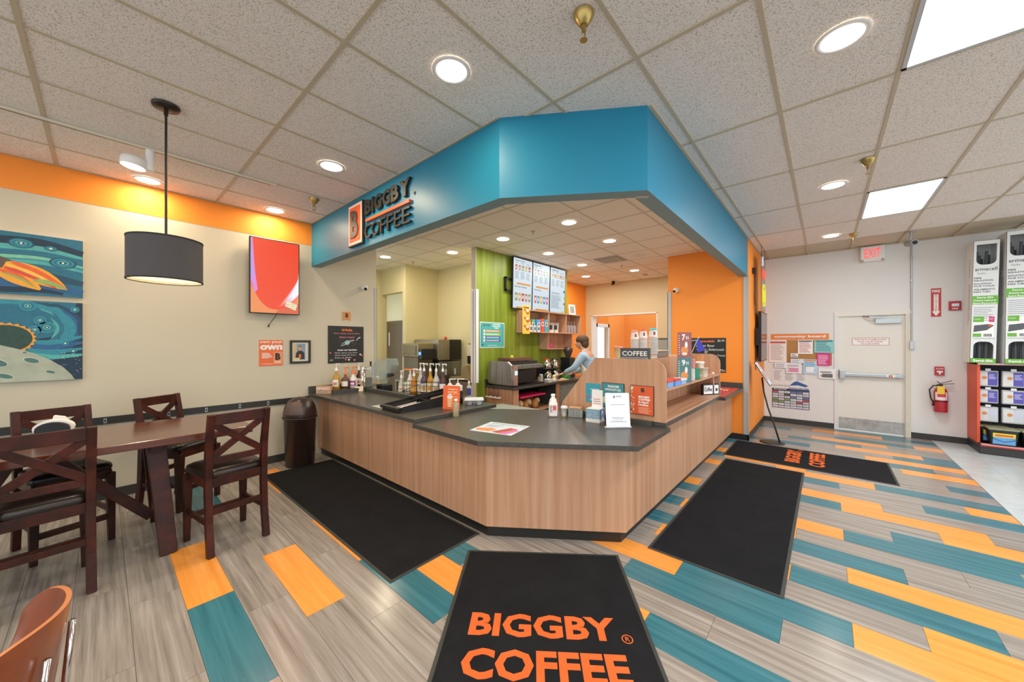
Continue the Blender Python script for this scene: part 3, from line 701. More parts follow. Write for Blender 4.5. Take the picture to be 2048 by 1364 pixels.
# ================================================================== THINGS ON THE LEFT WALL
def canvas(label, x0, x1, z0, z1, draw):
    t = thing('wall_painting', label, 'painting', ((x0+x1)/2, 5.67, z0))
    W, H = x1-x0, z1-z0
    q = MB(); q.box(-W/2, W/2, -.04, 0, 0, H, BEIGE); q.build('canvas', t)
    q = MB(frame((-W/2, -.0402, 0), (1, 0, 0), (0, 0, 1))); draw(q, W, H); q.build('picture', t)
def clipx(p, W, H): return [(min(max(a, 0), W), min(max(c, 0), H)) for a, c in p]
def bandcurve(q, W, H, pts, w, m, z):
    out = []
    for k in range(len(pts)-1):
        for i in range(8): t_ = i/8; out.append((pts[k][0]*(1-t_)+pts[k+1][0]*t_, pts[k][1]*(1-t_)+pts[k+1][1]*t_))
    out.append(pts[-1]); sm = out
    for _ in range(8): sm = [sm[0]]+[((sm[i-1][0]+2*sm[i][0]+sm[i+1][0])/4, (sm[i-1][1]+2*sm[i][1]+sm[i+1][1])/4) for i in range(1, len(sm)-1)]+[sm[-1]]
    sm = [p for p in sm if 0 <= p[0] <= W and w/2 <= p[1] <= H-w/2]
    if len(sm) > 1: q.stroke(sm, [w*(.5+.5*math.sin(PI*i/(len(sm)-1))) for i in range(len(sm))], m, z)
SEA = [mat(c, .55, var=.25, scale=25) for c in ('#1d4a63', '#256d86', '#2f8a9c', '#52aaa6', '#7cc0a0', '#163349', '#2b5f8f')]
def art_rocket(q, W, H):
    q.rect(0, 0, W, H, SEA[1])
    X = lambda u: W-.52+u*.52/1133      # u in pixels of the visible right half
    Y = lambda v: H*(1-(v-(140+160*0))/900)
    zz = .0003
    for i, (v0, a, wd, m) in enumerate(((90, 60, .1, 5), (160, 40, .05, 3), (330, 0, .05, 2), (300, -10, .03, 4), (370, 0, .035, 3), (430, 20, .025, 1), (560, 40, .09, 0), (700, 90, .1, 6), (780, 120, .05, 5), (850, 160, .05, 2))):
        bandcurve(q, W, H, [(0, H*(1-(v0+160-a)/900)), (W-.5, H*(1-(v0+60)/900)), (W-.25, H*(1-(v0+30)/900)), (W, H*(1-(v0+120)/900))], wd, SEA[m], zz+.0002*i)
    zz = .003
    for (u, v, r) in ((330, 150, .075), (860, 380, .085), (700, 180, .04)):
        x, y = W-.52+u*.52/1133, H*(1-v/900)
        for k, (f_, m) in enumerate(((1, 0), (.85, 2), (.65, 1), (.45, 3), (.28, 0))): q.disc(x, y, r*f_, SEA[m], zz+.0002*k, r*f_*.6, 20)
        q.disc(x, y, .008, WHITE, zz+.0015)
    zz = .005   # rocket body and flames
    body = mat('#5a4f45', .5); q.poly([(0, H*.78), (W-.52, H*.62), (W-.42, H*.54), (W-.48, H*.4), (W-.55, H*.42), (0, H*.55)], body, zz)
    q.poly([(0, H*.7), (W-.53, H*.55), (W-.5, H*.52), (0, H*.66)], mat('#8d8176', .5), zz+.0002)
    FL = [mat(c, .5, var=.15, scale=30) for c in ('#f0a52c', '#e8642c', '#f5c04a', '#d84a3a', '#8fb060')]
    def flame(p0, p1, w, m, z):
        n = 14; c_ = [(p0[0]+(p1[0]-p0[0])*i/n, p0[1]+(p1[1]-p0[1])*i/n+.02*math.sin(PI*i/n)) for i in range(n+1)]
        q.stroke(c_, [w*math.sin(PI*(.12+.85*i/n))**.8 for i in range(n+1)], m, z)
    flame((W-.46, H*.46), (W-.11, H*.14), .15, FL[0], zz+.0004); flame((W-.5, H*.36), (W-.26, H*.1), .12, FL[0], zz+.0005)
    flame((W-.42, H*.52), (W-.1, H*.13), .05, FL[1], zz+.0007); flame((W-.46, H*.42), (W-.16, H*.13), .04, FL[3], zz+.0008); flame((W-.49, H*.38), (W-.3, H*.16), .04, FL[1], zz+.0009)
    flame((W-.45, H*.47), (W-.15, H*.16), .03, FL[2], zz+.001); flame((W-.47, H*.33), (W-.28, H*.12), .02, FL[4], zz+.0011); flame((W-.3, H*.25), (W-.1, H*.12), .04, FL[4], zz+.0012)
canvas('upper canvas painting of rocket flames against a teal swirling sky', -1.32, -.128, 2.085, 2.66, art_rocket)
def art_moon(q, W, H):
    q.rect(0, 0, W, H, SEA[5])
    def ring(cx, cy, rx, ry, w, m, z, a0=-1.9, a1=2.2):
        p = [(cx+rx*math.cos(a0+(a1-a0)*i/30), cy+ry*math.sin(a0+(a1-a0)*i/30)) for i in range(31)]
        p = [(x, y) for x, y in p if w/2 <= x <= W-w/2 and w/2 < y < H-w/2]
        if len(p) > 2: q.stroke(p, w, m, z)
    q.poly(clipx([(0, H), (W*.97, H), (W-.06, H*.9), (W-.08, H*.7), (W-.2, H*.55), (W-.35, H*.5), (0, H*.55)], W, H), SEA[1], .0002)
    for i, (rx, ry, w, m) in enumerate(((.42, .36, .06, 6), (.36, .31, .05, 2), (.30, .27, .03, 3), (.46, .30, .03, 0), (.40, .24, .04, 2), (.33, .2, .03, 1))): ring(W-.46, H*.66, rx, ry, w, SEA[m], .0005+.0002*i)
    for i in range(4): bandcurve(q, W, H, [(W-.34, H*(.5-.05*i)), (W-.2, H*(.47-.06*i)), (W-.004, H*(.56-.08*i))], .045, SEA[(2, 6, 2, 3)[i]], .0018+.0002*i)
    for (x, y, r) in ((W-.33, H*.93, .05), (W-.26, H*.76, .04), (W-.22, H*.67, .055), (W-.29, H*.64, .04), (W-.05, H*.91, .03), (W-.11, H*.47, .022), (W-.06, H*.37, .02)):
        for k, (f_, m) in enumerate(((1, 2), (.7, 1), (.45, 3), (.25, 0))): q.disc(x, y, r*f_, SEA[m], .003+.0002*k, None, 16)
        q.disc(x, y, .006, WHITE, .004)
    for i in range(26): q.disc(W-.01-.13*random.random(), H*(.05+.3*random.random()), .0025, WHITE, .0032, None, 6)
    OR = mat('#e89a2c', .5); cx, cy = W-.45, H*.53
    q.poly([(cx+(.155+.018*(i % 2))*math.cos(2*PI*i/48), cy+(.13+.018*(i % 2))*math.sin(2*PI*i/48)) for i in range(48)], OR, .0045)
    q.disc(cx, cy, .148, mat('#24453c', .5, var=.4, scale=20), .0047, .123, 30)
    MO = mat('#a9b09c', .6, var=.3, scale=9)
    moon = [(0, H*.52), (W-.5, H*.46), (W-.4, H*.41), (W-.3, H*.35), (W-.2, H*.26), (W-.12, H*.16), (W-.07, H*.06), (W-.05, 0), (0, 0)]
    q.poly(moon, MO, .005)
    for (x, y, rx, ry) in ((W-.31, H*.26, .045, .022), (W-.2, H*.11, .03, .012), (W-.5, H*.24, .06, .03), (W-.46, H*.08, .05, .02), (W-.35, H*.36, .012, .007)):
        q.disc(x, y, rx*1.12, mat('#c9cbb6', .6), .0052, ry*1.25, 20, -.35); q.disc(x+.002, y-.002, rx, mat('#4f7570', .6, var=.2), .0054, ry, 20, -.35)
canvas('lower canvas painting of a cratered moon and eclipsed planet', -1.32, -.13, 1.275, 2.035, art_moon)
# wall screen
tv = thing('wall_screen', 'portrait wall screen showing an orange cup close-up on the cream wall', 'screen', (1.53, 5.67, 2.02), 0)
tv.rotation_euler = (0, 0, -.02)
b = MB(); b.box(-.288, .288, -.13, -.085, 0, .99, BLACK); b.build('case', tv, .004)
b = MB(frame((-.276, -.1302, .012), (1, 0, 0), (0, 0, 1))); W, H = .552, .966
def scr(c, s=.9): return emit(c, s)
def smooth(p, n=6):
    o_ = []
    for i in range(len(p)):
        p0, p1, p2, p3 = p[i-1], p[i], p[(i+1) % len(p)], p[(i+2) % len(p)]
        for k in range(n):
            t = k/n; o_.append(tuple(.5*(2*p1[d]+(p2[d]-p0[d])*t+(2*p0[d]-5*p1[d]+4*p2[d]-p3[d])*t*t+(3*p1[d]-p0[d]-3*p2[d]+p3[d])*t**3) for d in (0, 1)))
    return [(min(max(x, 0), W), min(max(y, 0), H)) for x, y in o_]
for i in range(12): b.rect(0, H*i/12, W, H*(i+1)/12, scr('#f2%02x%02x' % (0x4e-int(i*.6), 0x30-int(i*.8))), .0001)
b.poly([(0, 0), (W, 0), (W, .3)]+[(W*(.99-.98*t), .05+.28*abs(2*t-.95)**2.6) for t in [i/24 for i in range(25)]]+[(0, .45)], scr('#f0935a'), .0003)
b.poly([(0, H), (.022, H), (.035, .7), (.05, .5), (.075, .3), (.045, .255), (.0, .42)], scr('#d890d8'), .0005)
b.poly([(0, H*.9), (.012, H*.9), (.022, .6), (.035, .42), (.0, .5)], scr('#b8a0e8'), .0006)
for i, c_ in enumerate(('#f2644a', '#f27a66', '#f09a90', '#f0b8bc', '#eed0e0', '#f0e4f4', '#f8f4ff')):
    k = i/6; b.poly([(W, H*(.62-.05*k))]+[(W*(.99-(.45-.3*k)*t), .5-.02*k-(.42-.2*k)*t**.85) for t in [j/12 for j in range(13)]]+[(W*(.62+.26*k), .09+.12*k), (W*.85, .14+.06*k), (W*.97, .22+.04*k), (W, .28)], scr(c_), .0007+.00005*i)
b.poly([(W*.55, .045), (W*.8, .1), (W, .15), (W, 0), (W*.5, 0)], scr('#dc6a48'), .0012)
b.poly([(W*.70, .1), (W*.93, .05), (W*.97, .13), (W*.74, .17)], scr('#f4e8c0'), .0014)
for i in range(3): b.text('#berrrealistic', W*.73, .122-.024*i, W*.93, .136-.026*i, scr('#6a4a30', .6), .0016)
b.build('display', tv)
b = MB(); b.box(-.1, .1, -.085, 0, .3, .7, BLACKM); b.build('bracket', tv)
b = MB(); b.tube([(.02, -.1, 0), (.0, -.06, -.05), (-.05, -.02, -.14)], .004, BLACK, 6); b.cyl((-.05, -.02, -.14), (-.055, -.018, -.17), .009, BLACK); b.build('cable', tv)
def sheet(name, label, cat, M, W, H, bg, draw, th=.004, extra=None):
    t = thing(name, label, cat); t.matrix_world = M
    q = MB(); q.box(0, W, 0, H, -th, 0, bg if th < .01 else BLACK); q.build('sheet' if th < .01 else 'board', t)
    q = MB(); 
    if th >= .01: q.rect(.004, .004, W-.004, H-.004, bg, .0003)
    draw(q, W, H); 
    if q.v: q.build('print', t)
    return t
TXO = mat('#e8703a', .6); PAPER = mat('#f0eeea', .6, var=.01); INK = mat('#2b2b2e', .6); GINK = mat('#77787c', .6)
def d_own(q, W, H):
    q.text('own your', .008, H-.055, W-.008, H-.014, PAPER, .0005, .01); q.text('own', .01, H-.135, W-.006, H-.065, PAPER, .0005, .05)
    q.lines(.03, H-.17, W*.55, 7, .011, PAPER, .0005); q.lines(.03, .03, W-.03, 1, .01, PAPER, .0005)
    q.poly([(W*.6, .02), (W*.97, .02), (W*.99, .19), (W*.6, .19)], mat('#e8936a', .6), .0006); q.text('B', W*.67, .075, W*.9, .17, INK, .0009, .06); q.lines(W*.64, .06, W*.94, 2, .013, PAPER, .0009, rag=.1)
sheet('wall_poster', 'orange own your own poster below the wall screen', 'poster', facing_my(1.372, 5.664, 1.325), .276, .348, TXO, d_own)
ph = thing('photo_frame', 'small black framed portrait photo beside the orange poster', 'picture frame', (1.868, 5.67, 1.342))
b = MB()
for a in ((-.135, .135, 0, .03), (-.135, .135, .3, .33), (-.135, -.105, .03, .3), (.105, .135, .03, .3)): b.box(a[0], a[1], -.022, 0, a[2], a[3], mat('#26231c', .35))
b.build('frame', ph, .004)
b = MB(frame((-.105, -.008, .03), (1, 0, 0), (0, 0, 1))); b.rect(0, 0, .21, .27, mat('#d8d2c0', .6)); b.rect(.02, .02, .17, .25, mat('#7f9ab0', .6, var=.3), .0003); b.rect(.02, .02, .06, .25, mat('#c9b48a', .6), .0005)
b.poly([(.04, .03), (.16, .03), (.155, .12), (.125, .15), (.08, .15), (.05, .12)], mat('#33333a', .6), .0007); b.disc(.1, .185, .028, mat('#c89a80', .6), .0009, .036); b.poly([(.075, .2), (.125, .2), (.12, .222), (.1, .228), (.08, .222)], mat('#8a7a6a', .6), .0011)
b.rect(.085, .045, .115, .1, TXO, .0011); b.rect(.02, .02, .095, .05, mat('#d8d090', .6), .0013); b.build('photograph', ph)
# trivia board
CH = [mat(c, .8) for c in ('#e8e8e4', '#e88a96', '#e05a50', '#8fb8c0', '#d8e0a0')]
SLATE = mat('#22231f', .5, var=.15, scale=6)
def scribble(q, x0, y, x1, h, m, z, words):
    q.text(words, x0, y, x1, y+h, m, z)
def d_trivia(q, W, H):
    q.text('trivia', W*.36, H*.865, W*.67, H*.93, TXO, .0005, .05)
    q.text('How many moons does', W*.16, H*.77, W*.88, H*.825, CH[1], .0005); q.text('Saturn have?', W*.3, H*.675, W*.73, H*.73, CH[1], .0005)
    q.disc(W*.52, H*.55, .04, CH[3], .0005, .034); q.stroke([(W*.34, H*.47), (W*.45, H*.49), (W*.6, H*.58), (W*.73, H*.62)], .006, CH[0], .0007); q.stroke([(W*.36, H*.5), (W*.5, H*.6), (W*.7, H*.62)], .004, CH[0], .0007)
    q.stroke([(W*.78, H*.6), (W*.83, H*.67), (W*.9, H*.7)], [.004, .01, .014], CH[0], .0007)
    for i in range(24): q.disc(W*(.3+.5*random.random()), H*(.44+.2*random.random()), .0025, CH[0], .0006, None, 6)
    q.text('meet our baristas', W*.25, H*.33, W*.8, H*.375, CH[0], .0005, .04)
    for i, (t_, x0, x1) in enumerate((('Mikey, Samm, Lisa, Dave,', .18, .82), ('Hannah, Emily, Will, Carson,', .18, .78), ('Kristin, Liz, Mackie', .18, .64))): q.text(t_, W*x0, H*(.25-.065*i), W*x1, H*(.29-.065*i), CH[0], .0005)
    for x, y, m in ((.06, .28, 2), (.9, .22, 0), (.95, .19, 2), (.57, .08, 0), (.48, .09, 2), (.73, .07, 1)): q.disc(W*x, H*y, .014, CH[m], .0005, None, 8)
    for x in (.04, .07, .1): q.stroke([(W*x, H*.06), (W*(x+.02), H*.12), (W*(x+.03), H*.06)], .003, CH[0], .0005)
sheet('chalk_board', 'black trivia chalkboard on the wall above the flavour bottles', 'chalkboard', facing_my(2.248, 5.66, 1.322), .552, .573, SLATE, d_trivia, .008)
bn = thing('wall_banner', 'small orange swallowtail banner with a B above the trivia board', 'banner', (2.528, 5.66, 1.985))
b = MB(frame((-.06, 0, 0), (1, 0, 0), (0, 0, 1))); b.prism([(0, 0), (.06, .025), (.12, 0), (.12, .135), (0, .135)], 0, .004, mat('#d98d4a', .7)); b.text('B', .035, .045, .085, .115, INK, .0045, .05); b.build('cloth', bn)
def dome_cam(label, loc, M, black=False):
    t = thing('security_camera', label, 'camera', loc); c_ = BLACK if black else WHITE
    q = MB(M); q.lathe([(.045, 0), (.045, .02), (.038, .025)], c_, 20); q.build('base', t)
    q = MB(M); q.ball((0, 0, .055), .042, c_, 16); q.build('ball', t)
    q = MB(M); q.cyl((-.01, -.02, .08), (-.016, -.032, .1), .022, BLACK, n=16); q.build('lens', t)
dome_cam('white round security camera on the cream wall left of the corridor', (2.807, 5.67, 2.53), frame((0, 0, 0), (1, 0, 0), (0, 0, 1)))
dome_cam('white round security camera on the orange wall of the bar', (7.1, 2.11, 2.62), frame((0, 0, 0), (0, -1, 0), (0, 0, 1)))

# ---- the logo on the soffit
lg = thing('wall_logo', 'raised BIGGBY COFFEE logo letters on the teal soffit', 'sign', (2.02, 4.0, 2.8))
BLK = mat('#1f211f', .5); LOR = mat('#e8602a', .5)
F = frame((0, .4, 0), (0, -1, 0), (0, 0, 1))
b = MB(F); b.prism([(0, 0), (.36, 0), (.36, .5), (0, .5)], 0, .035, BLK); b.prism([(.012, .012), (.348, .012), (.348, .488), (.012, .488)], .035, .038, mat('#e8d5cc', .5)); b.prism([(.045, .045), (.315, .045), (.315, .455), (.045, .455)], .038, .041, LOR); b.build('logo_plate', lg)
b = MB(F); b.text('B', .085, .09, .275, .41, mat('#3a3530', .45), .041, .04, .01); b.build('letter', lg)
xs = [.395, .555, .615, .79, .965, 1.13]; xe = [.54, .595, .775, .95, 1.115, 1.32]
for ch, a, c in zip('BIGGBY', xs, xe): b = MB(F); b.text(ch, a, .305, c, .475, BLK, 0, .045, .03); b.build('letter', lg)
xs = [.395, .55, .745, .885, 1.03, 1.18]; xe = [.535, .73, .865, 1.01, 1.155, 1.32]
for ch, a, c in zip('COFFEE', xs, xe): b = MB(F); b.text(ch, a, .03, c, .19, BLK, 0, .0, .03); b.build('letter', lg)
b = MB(F); b.prism([(.42, .225), (1.31, .225), (1.31, .255), (.42, .255)], 0, .03, LOR); b.build('underline_bar', lg)
b = MB(F); b.disc(1.345, .315, .018, BLK, .02); b.disc(1.345, .315, .013, mat('#d8c890', .5), .021); b.text('R', 1.339, .307, 1.351, .323, BLK, .022); b.build('registered_mark', lg)
# ================================================================== THINGS ON AND BEHIND THE BAR
def curve_print(q, R, z0, z1, a0, a1, m, n=10, k=1.01):
    vs = []
    for i in range(n+1): a = a0+(a1-a0)*i/n; vs += [(R*k*math.cos(a), R*k*math.sin(a), z0), (R*k*math.cos(a), R*k*math.sin(a), z1)]
    q.add(vs, [(2*i, 2*i+2, 2*i+3, 2*i+1) for i in range(n)], m, True)
TOCAM = -2.42  # direction from the bar towards the viewer
def pump_bottle(label, loc, R, H, glass, labelc, pump='#eceae6', rz=0., neck=.35, stripe=None, group=None, spout=.055, accent=None):
    t = thing('pump_bottle', label, 'bottle', loc, rz, group)
    q = MB(); q.lathe([(R*.92, 0), (R, .008), (R, H*.58), (R*.9, H*.66), (R*neck, H*.84), (R*neck, H)], glass, 18); q.build('bottle_body', t)
    q = MB(); curve_print(q, R, H*.12, H*.5, TOCAM-rz-1.0, TOCAM-rz+1.0, labelc)
    if accent: curve_print(q, R, H*.2, H*.36, TOCAM-rz-.5, TOCAM-rz+.6, accent, 8, 1.015)
    q.build('paper_label', t)
    pm_ = mat(pump, .4, var=.02)
    q = MB(); q.lathe([(R*neck*1.15, H), (R*neck*1.15, H+.025), (R*neck*.6, H+.045), (.006, H+.05), (.006, H+.1)], pm_, 12); q.box(-.012, spout, -.011, .011, H+.098, H+.112, pm_); q.box(spout-.012, spout, -.006, .006, H+.08, H+.1, pm_); q.build('pump_head', t, .003)
    return t
AMB = mat('#d9a536', .15, trans=.35, var=.03); BRN = mat('#6b3a24', .25); WHT = mat('#efece4', .35); DRK = mat('#4a1f1c', .25); LBL = mat('#efece6', .6, var=.04)
pump_bottle('amber syrup pump bottle leftmost on the black riser', (2.31, 5.52, .954), .05, .26, AMB, LBL, rz=.2, accent=mat('#d88a6a', .6))
pump_bottle('brown chocolate sauce jug with orange pump on the riser', (2.44, 5.51, .954), .058, .2, BRN, LBL, '#ef7a30', .1, .3)
pump_bottle('white sauce jug with purple label and orange pump on the riser', (2.56, 5.50, .954), .058, .2, WHT, mat('#a84a92', .5, var=.1), '#ef7a30', .1, .5, accent=LBL)
pump_bottle('dark red syrup bottle with white pump on the riser', (2.67, 5.55, .954), .044, .25, DRK, LBL, rz=.5, accent=mat('#c86a50', .6))
# tap tower
tt = thing('tap_tower', 'chrome beverage tap tower with black handle beside the syrup bottles', 'tap', (2.645, 5.36, .9))
b = MB(); b.lathe([(.055, 0), (.055, .012), (.04, .014), (.04, .36), (.036, .37)], CHROME, 24); b.build('column', tt)
b = MB(); b.cyl((0, -.03, .33), (.06, -.12, .33), .011, CHROME); b.cyl((.06, -.12, .37), (.06, -.12, .28), .012, CHROME); b.cyl((.06, -.12, .28), (.06, -.12, .24), .008, CHROME); b.build('faucet', tt)
b = MB(); b.lathe([(.009, .0), (.015, .07), (.015, .08)], BLACK, 12, Matrix.Translation((.06, -.12, .37))); b.build('tap_handle', tt)
# blender with clear cover
bl = thing('blender', 'blender under a smoky clear sound cover behind the upstand', 'blender', (2.87, 5.13, .87), .0)
b = MB(); b.box(-.09, .09, -.09, .09, 0, .13, BLACK); b.build('base', bl, .015)
SMK = mat('#9fb0ac', .08, alpha=.34, var=0)
b = MB(); b.lathe([(.055, .13), (.06, .15), (.075, .3), (.08, .33), (.05, .335)], SMK, 20); b.build('jar', bl)
b = MB(frame((0, 0, 0), (.55, -.83, 0), (0, 0, 1)) ); pv = [(-.2, .24), (-.05, .19), (.06, .2), (.09, .28), (.13, .3), (.2, .42), (.17, .52), (.02, .53), (-.1, .48), (-.18, .38)]
b.prism(pv, -.11, .11, SMK); b.build('sound_cover', bl, .02)
b = MB(frame((0, 0, 0), (.55, -.83, 0), (0, 0, 1))); b.cyl((.1, .27, -.06), (.1, .27, .06), .03, BLACK); b.build('hinge', bl)
# dark photo card leaning at the wall
pcard = thing('info_card', 'small dark card in clear stand left of the blender', 'card', (2.72, 5.33, .9), -.5)
b = MB(); b.box(-.05, .05, -.004, 0, .03, .2, mat('#6e6c5c', .5), Matrix.Rotation(-.1, 4, 'X')); b.build('card', pcard); b = MB(); b.box(-.055, .055, -.03, .02, 0, .03, GLASS); b.build('stand', pcard)
# prep items
pump_bottle('clear pump bottle with white label right of the blender', (3.0, 4.87, .87), .04, .23, mat('#e4e2da', .15, trans=.4), LBL, rz=.3, accent=mat('#d8b0a0', .6))
fj = thing('sauce_jug', 'wide white conical jug with orange pump on the prep counter', 'jug', (3.1, 4.78, .87), -.9)
b = MB(); b.lathe([(.075, 0), (.08, .01), (.08, .13), (.07, .16), (.03, .23), (.024, .25)], mat('#ece6d6', .4), 22); b.build('jug_body', fj)
b = MB(); b.lathe([(.026, .25), (.026, .27), (.012, .29), (.01, .35)], WHITE, 14); b.cyl((-.09, 0, .355), (.08, 0, .355), .012, mat('#f07a30', .4), n=10); b.cyl((.08, 0, .355), (.14, 0, .35), .007, WHITE, n=8); b.build('pump_head', fj)
cols = [('#d98a1e', '#e9b05a', None, 'orange syrup pump bottle leftmost in the wire rack'), ('#dfe0d0', '#efeeea', '#d0c090', 'tall clear syrup pump bottle second in the wire rack'),
        ('#6a4a6a', '#e8e4e0', '#e0a040', 'purple syrup pump bottle in the middle of the wire rack'), ('#d8a020', '#eadba8', '#e08a30', 'golden syrup pump bottle beside the purple one in the rack'),
        ('#e4dcd4', '#ece8e4', '#c88a60', 'pale syrup pump bottle with picture label in the rack'), ('#5a3038', '#efeae6', None, 'dark maroon syrup pump bottle rightmost in the wire rack')]
pos = [(3.02, 4.56), (3.09, 4.50), (3.07, 4.38), (3.12, 4.30), (3.15, 4.20), (3.19, 4.10)]
for (g, l, a, lab), (x, y) in zip(cols, pos):
    pump_bottle(lab, (x, y, .885), .047, .26 if lab.startswith('orange') else .34, mat(g, .15, trans=.3), mat(l, .6, var=.05), rz=-.9, accent=mat(a, .6) if a else None, group='syrups in the wire rack')
wr = thing('wire_rack', 'black wire rack holding the syrup bottles', 'rack', (3.09, 4.32, .87), -1.05)
b = MB()
for z in (.06, .15, .21):
    b.tube([(-.36, -.06, z), (.3, -.06, z), (.3, .06, z), (-.36, .06, z), (-.36, -.06, z)], .0035, BLACK, 6)
for i in range(7):
    for s in (-.06, .06): b.tube([(-.36+.11*i, s, 0), (-.36+.11*i, s, .21)], .003, BLACK, 6)
b.tube([(.0, -.06, .21), (-.3, -.1, .09), (-.45, -.1, .02)], .004, BLACK, 6); b.build('wires', wr)
b = MB(); b.box(-.36, .3, -.06, .06, .0, .014, BLACKM); b.build('tray', wr)
for k, (x, y, lab, gc) in enumerate(((3.22, 3.98, 'cream jug with green label beside the wire rack', '#7fb53a'), (3.3, 3.9, 'white jug with pump behind the orange toast sign', '#e8e8e8'))):
    t = thing('sauce_jug', lab, 'jug', (x, y, .87), -.9)
    q = MB(); q.box(-.06, .06, -.045, .045, 0, .17, WHT); q.build('jug_body', t, .02)
    q = MB(frame((-.05, -.046, .02), (1, 0, 0), (0, 0, 1))); q.rect(0, 0, .1, .1, mat(gc, .5, var=.2)); q.build('paper_label', t)
    q = MB(); q.lathe([(.03, .17), (.03, .19), (.008, .2), (.008, .25)], WHITE, 12); q.box(-.012, .09, -.01, .01, .248, .26, WHITE); q.build('pump_head', t, .003)
cd = thing('card_reader', 'black rounded device behind the toast sign', 'device', (3.0, 3.62, .9), -.9)
b = MB(frame((0, 0, 0), (1, 0, 0), (0, 0, 1))); b.prism([(-.05, 0), (.05, 0), (.05, .13), (.03, .16), (-.03, .16), (-.05, .13)], -.03, .03, mat('#2a2724', .4)); b.build('case', cd, .008)
fn = thing('funnel_cup', 'tan paper filter basket behind the syrup rack', 'basket', (3.16, 4.66, .87))
b = MB(); b.lathe([(.05, .0), (.05, .23), (.09, .32)], mat('#a98a5c', .5), 16); b.build('basket', fn)
# black sloped organiser with receipts
og = thing('organizer_tray', 'black sloped counter organiser with paper slips inside', 'tray', (2.48, 3.53, .9), -.02)
b = MB(frame((0, 0, 0), (1, 0, 0), (0, 0, 1))); prof = [(-.42, 0), (.42, 0), (.42, .15), (-.38, .06), (-.45, .045)]
b.prism(prof, -.19, -.18, BLACK); b.prism(prof, .18, .19, BLACK); b.prism(prof, -.03, -.022, BLACK); b.build('side_plates', og)
b = MB(); b.box(-.42, .42, -.185, .185, .0, .012, BLACK); b.box(.41, .42, -.185, .185, 0, .15, BLACK); b.box(-.45, -.4, -.19, .19, .02, .05, BLACK); b.box(-.05, -.042, -.185, .185, 0, .09, BLACK); b.build('floor_plate', og)
for lab, x, y, w_, l_, z, c_ in (('white paper slips in the near slot of the organiser', -.22, -.1, .05, .13, .035, '#efe4dc'), ('tan napkins in the raised slot of the organiser', .2, .08, .07, .1, .075, '#d8b284'), ('white receipt stack in the far slot of the organiser', -.22, .08, .06, .13, .035, '#e6d6cc')):
    t = thing('paper_stack', lab, 'paper', (2.48+x, 3.53+y, .915)); q = MB(Matrix.Rotation(-.1, 4, 'Y'))
    for i in range(5): q.box(-l_+random.uniform(-.006, .006), l_, -w_, w_, z*i/5, z*(i+.8)/5, mat(c_, .7))
    q.build('slips', t)
def d_toast(q, W, H):
    q.text('A toast to', W*.3, H*.82, W*.85, H*.9, mat('#f4d9a0', .6), .0004, .02); q.text('summer!', W*.28, H*.7, W*.85, H*.79, mat('#f4d9a0', .6), .0004, .02)
    for i in range(5): bandcurve(q, W, H, [(W*.5, H*(.1+.13*i)), (W*.75, H*(.2+.12*i)), (W*.98, H*(.12+.13*i))], .012, mat('#f59a50', .6), .0004+.0001*i)
    q.poly([(W*.3, H*.1), (W*.52, H*.1), (W*.56, H*.5), (W*.26, H*.5)], mat('#e9b48a', .6), .001); q.disc(W*.42, H*.53, W*.17, mat('#efe2da', .6), .0012, W*.1); q.disc(W*.42, H*.6, W*.11, mat('#e2d0c8', .6), .0014, W*.09); q.disc(W*.75, H*.2, W*.14, mat('#f2b03a', .6), .0013, W*.1)
sheet('counter_sign', 'orange A toast to summer sign standing on the left worktop', 'sign', frame((2.5, 3.215, .9), (.4, -.92, 0), (.06, .03, 1)), .205, .26, mat('#e8622c', .5, var=.03), d_toast)
# clear bottle, cup carrier, spray bottle
cb = thing('drink_bottle', 'clear bottle of pale drink standing on the lower worktop edge', 'bottle', (2.46, 2.94, .86))
b = MB(); b.lathe([(.028, 0), (.032, .006), (.032, .11), (.028, .135), (.013, .15), (.013, .165)], mat('#d8cfa6', .12, trans=.55), 20); b.build('bottle_body', cb); b = MB(); b.lathe([(.016, .165), (.016, .185), (.0, .186)], WHITE, 14, cap=False); b.build('cap', cb)
cc_ = thing('cup_carrier', 'grey moulded paper cup carrier on the left worktop', 'carrier', (2.96, 3.2, .9), -.75)
PULP = mat('#c6ccd0', .9, var=.1, scale=60)
b = MB()
for sx in (-1, 1):
    for sy in (-1, 1): b.lathe([(.028, 0), (.034, .004), (.045, .05), (.052, .056)], PULP, 14, Matrix.Translation((sx*.055, sy*.055, 0)))
b.box(-.115, .115, -.115, .115, .05, .062, PULP); b.build('tray', cc_, .008)
sp = thing('spray_bottle', 'clear bottle with blue lettered label behind the cup carrier', 'bottle', (3.4, 3.78, .87))
b = MB(); b.lathe([(.03, 0), (.032, .01), (.032, .15), (.012, .18), (.012, .19)], mat('#cfd3d6', .2, trans=.4), 16); b.build('bottle_body', sp); b = MB(); curve_print(b, .032, .03, .13, TOCAM-1.2, TOCAM+1.2, mat('#3c3f86', .5)); b.build('paper_label', sp)
b = MB(); b.lathe([(.014, .19), (.014, .22), (.01, .23)], WHITE, 12); b.build('cap', sp)
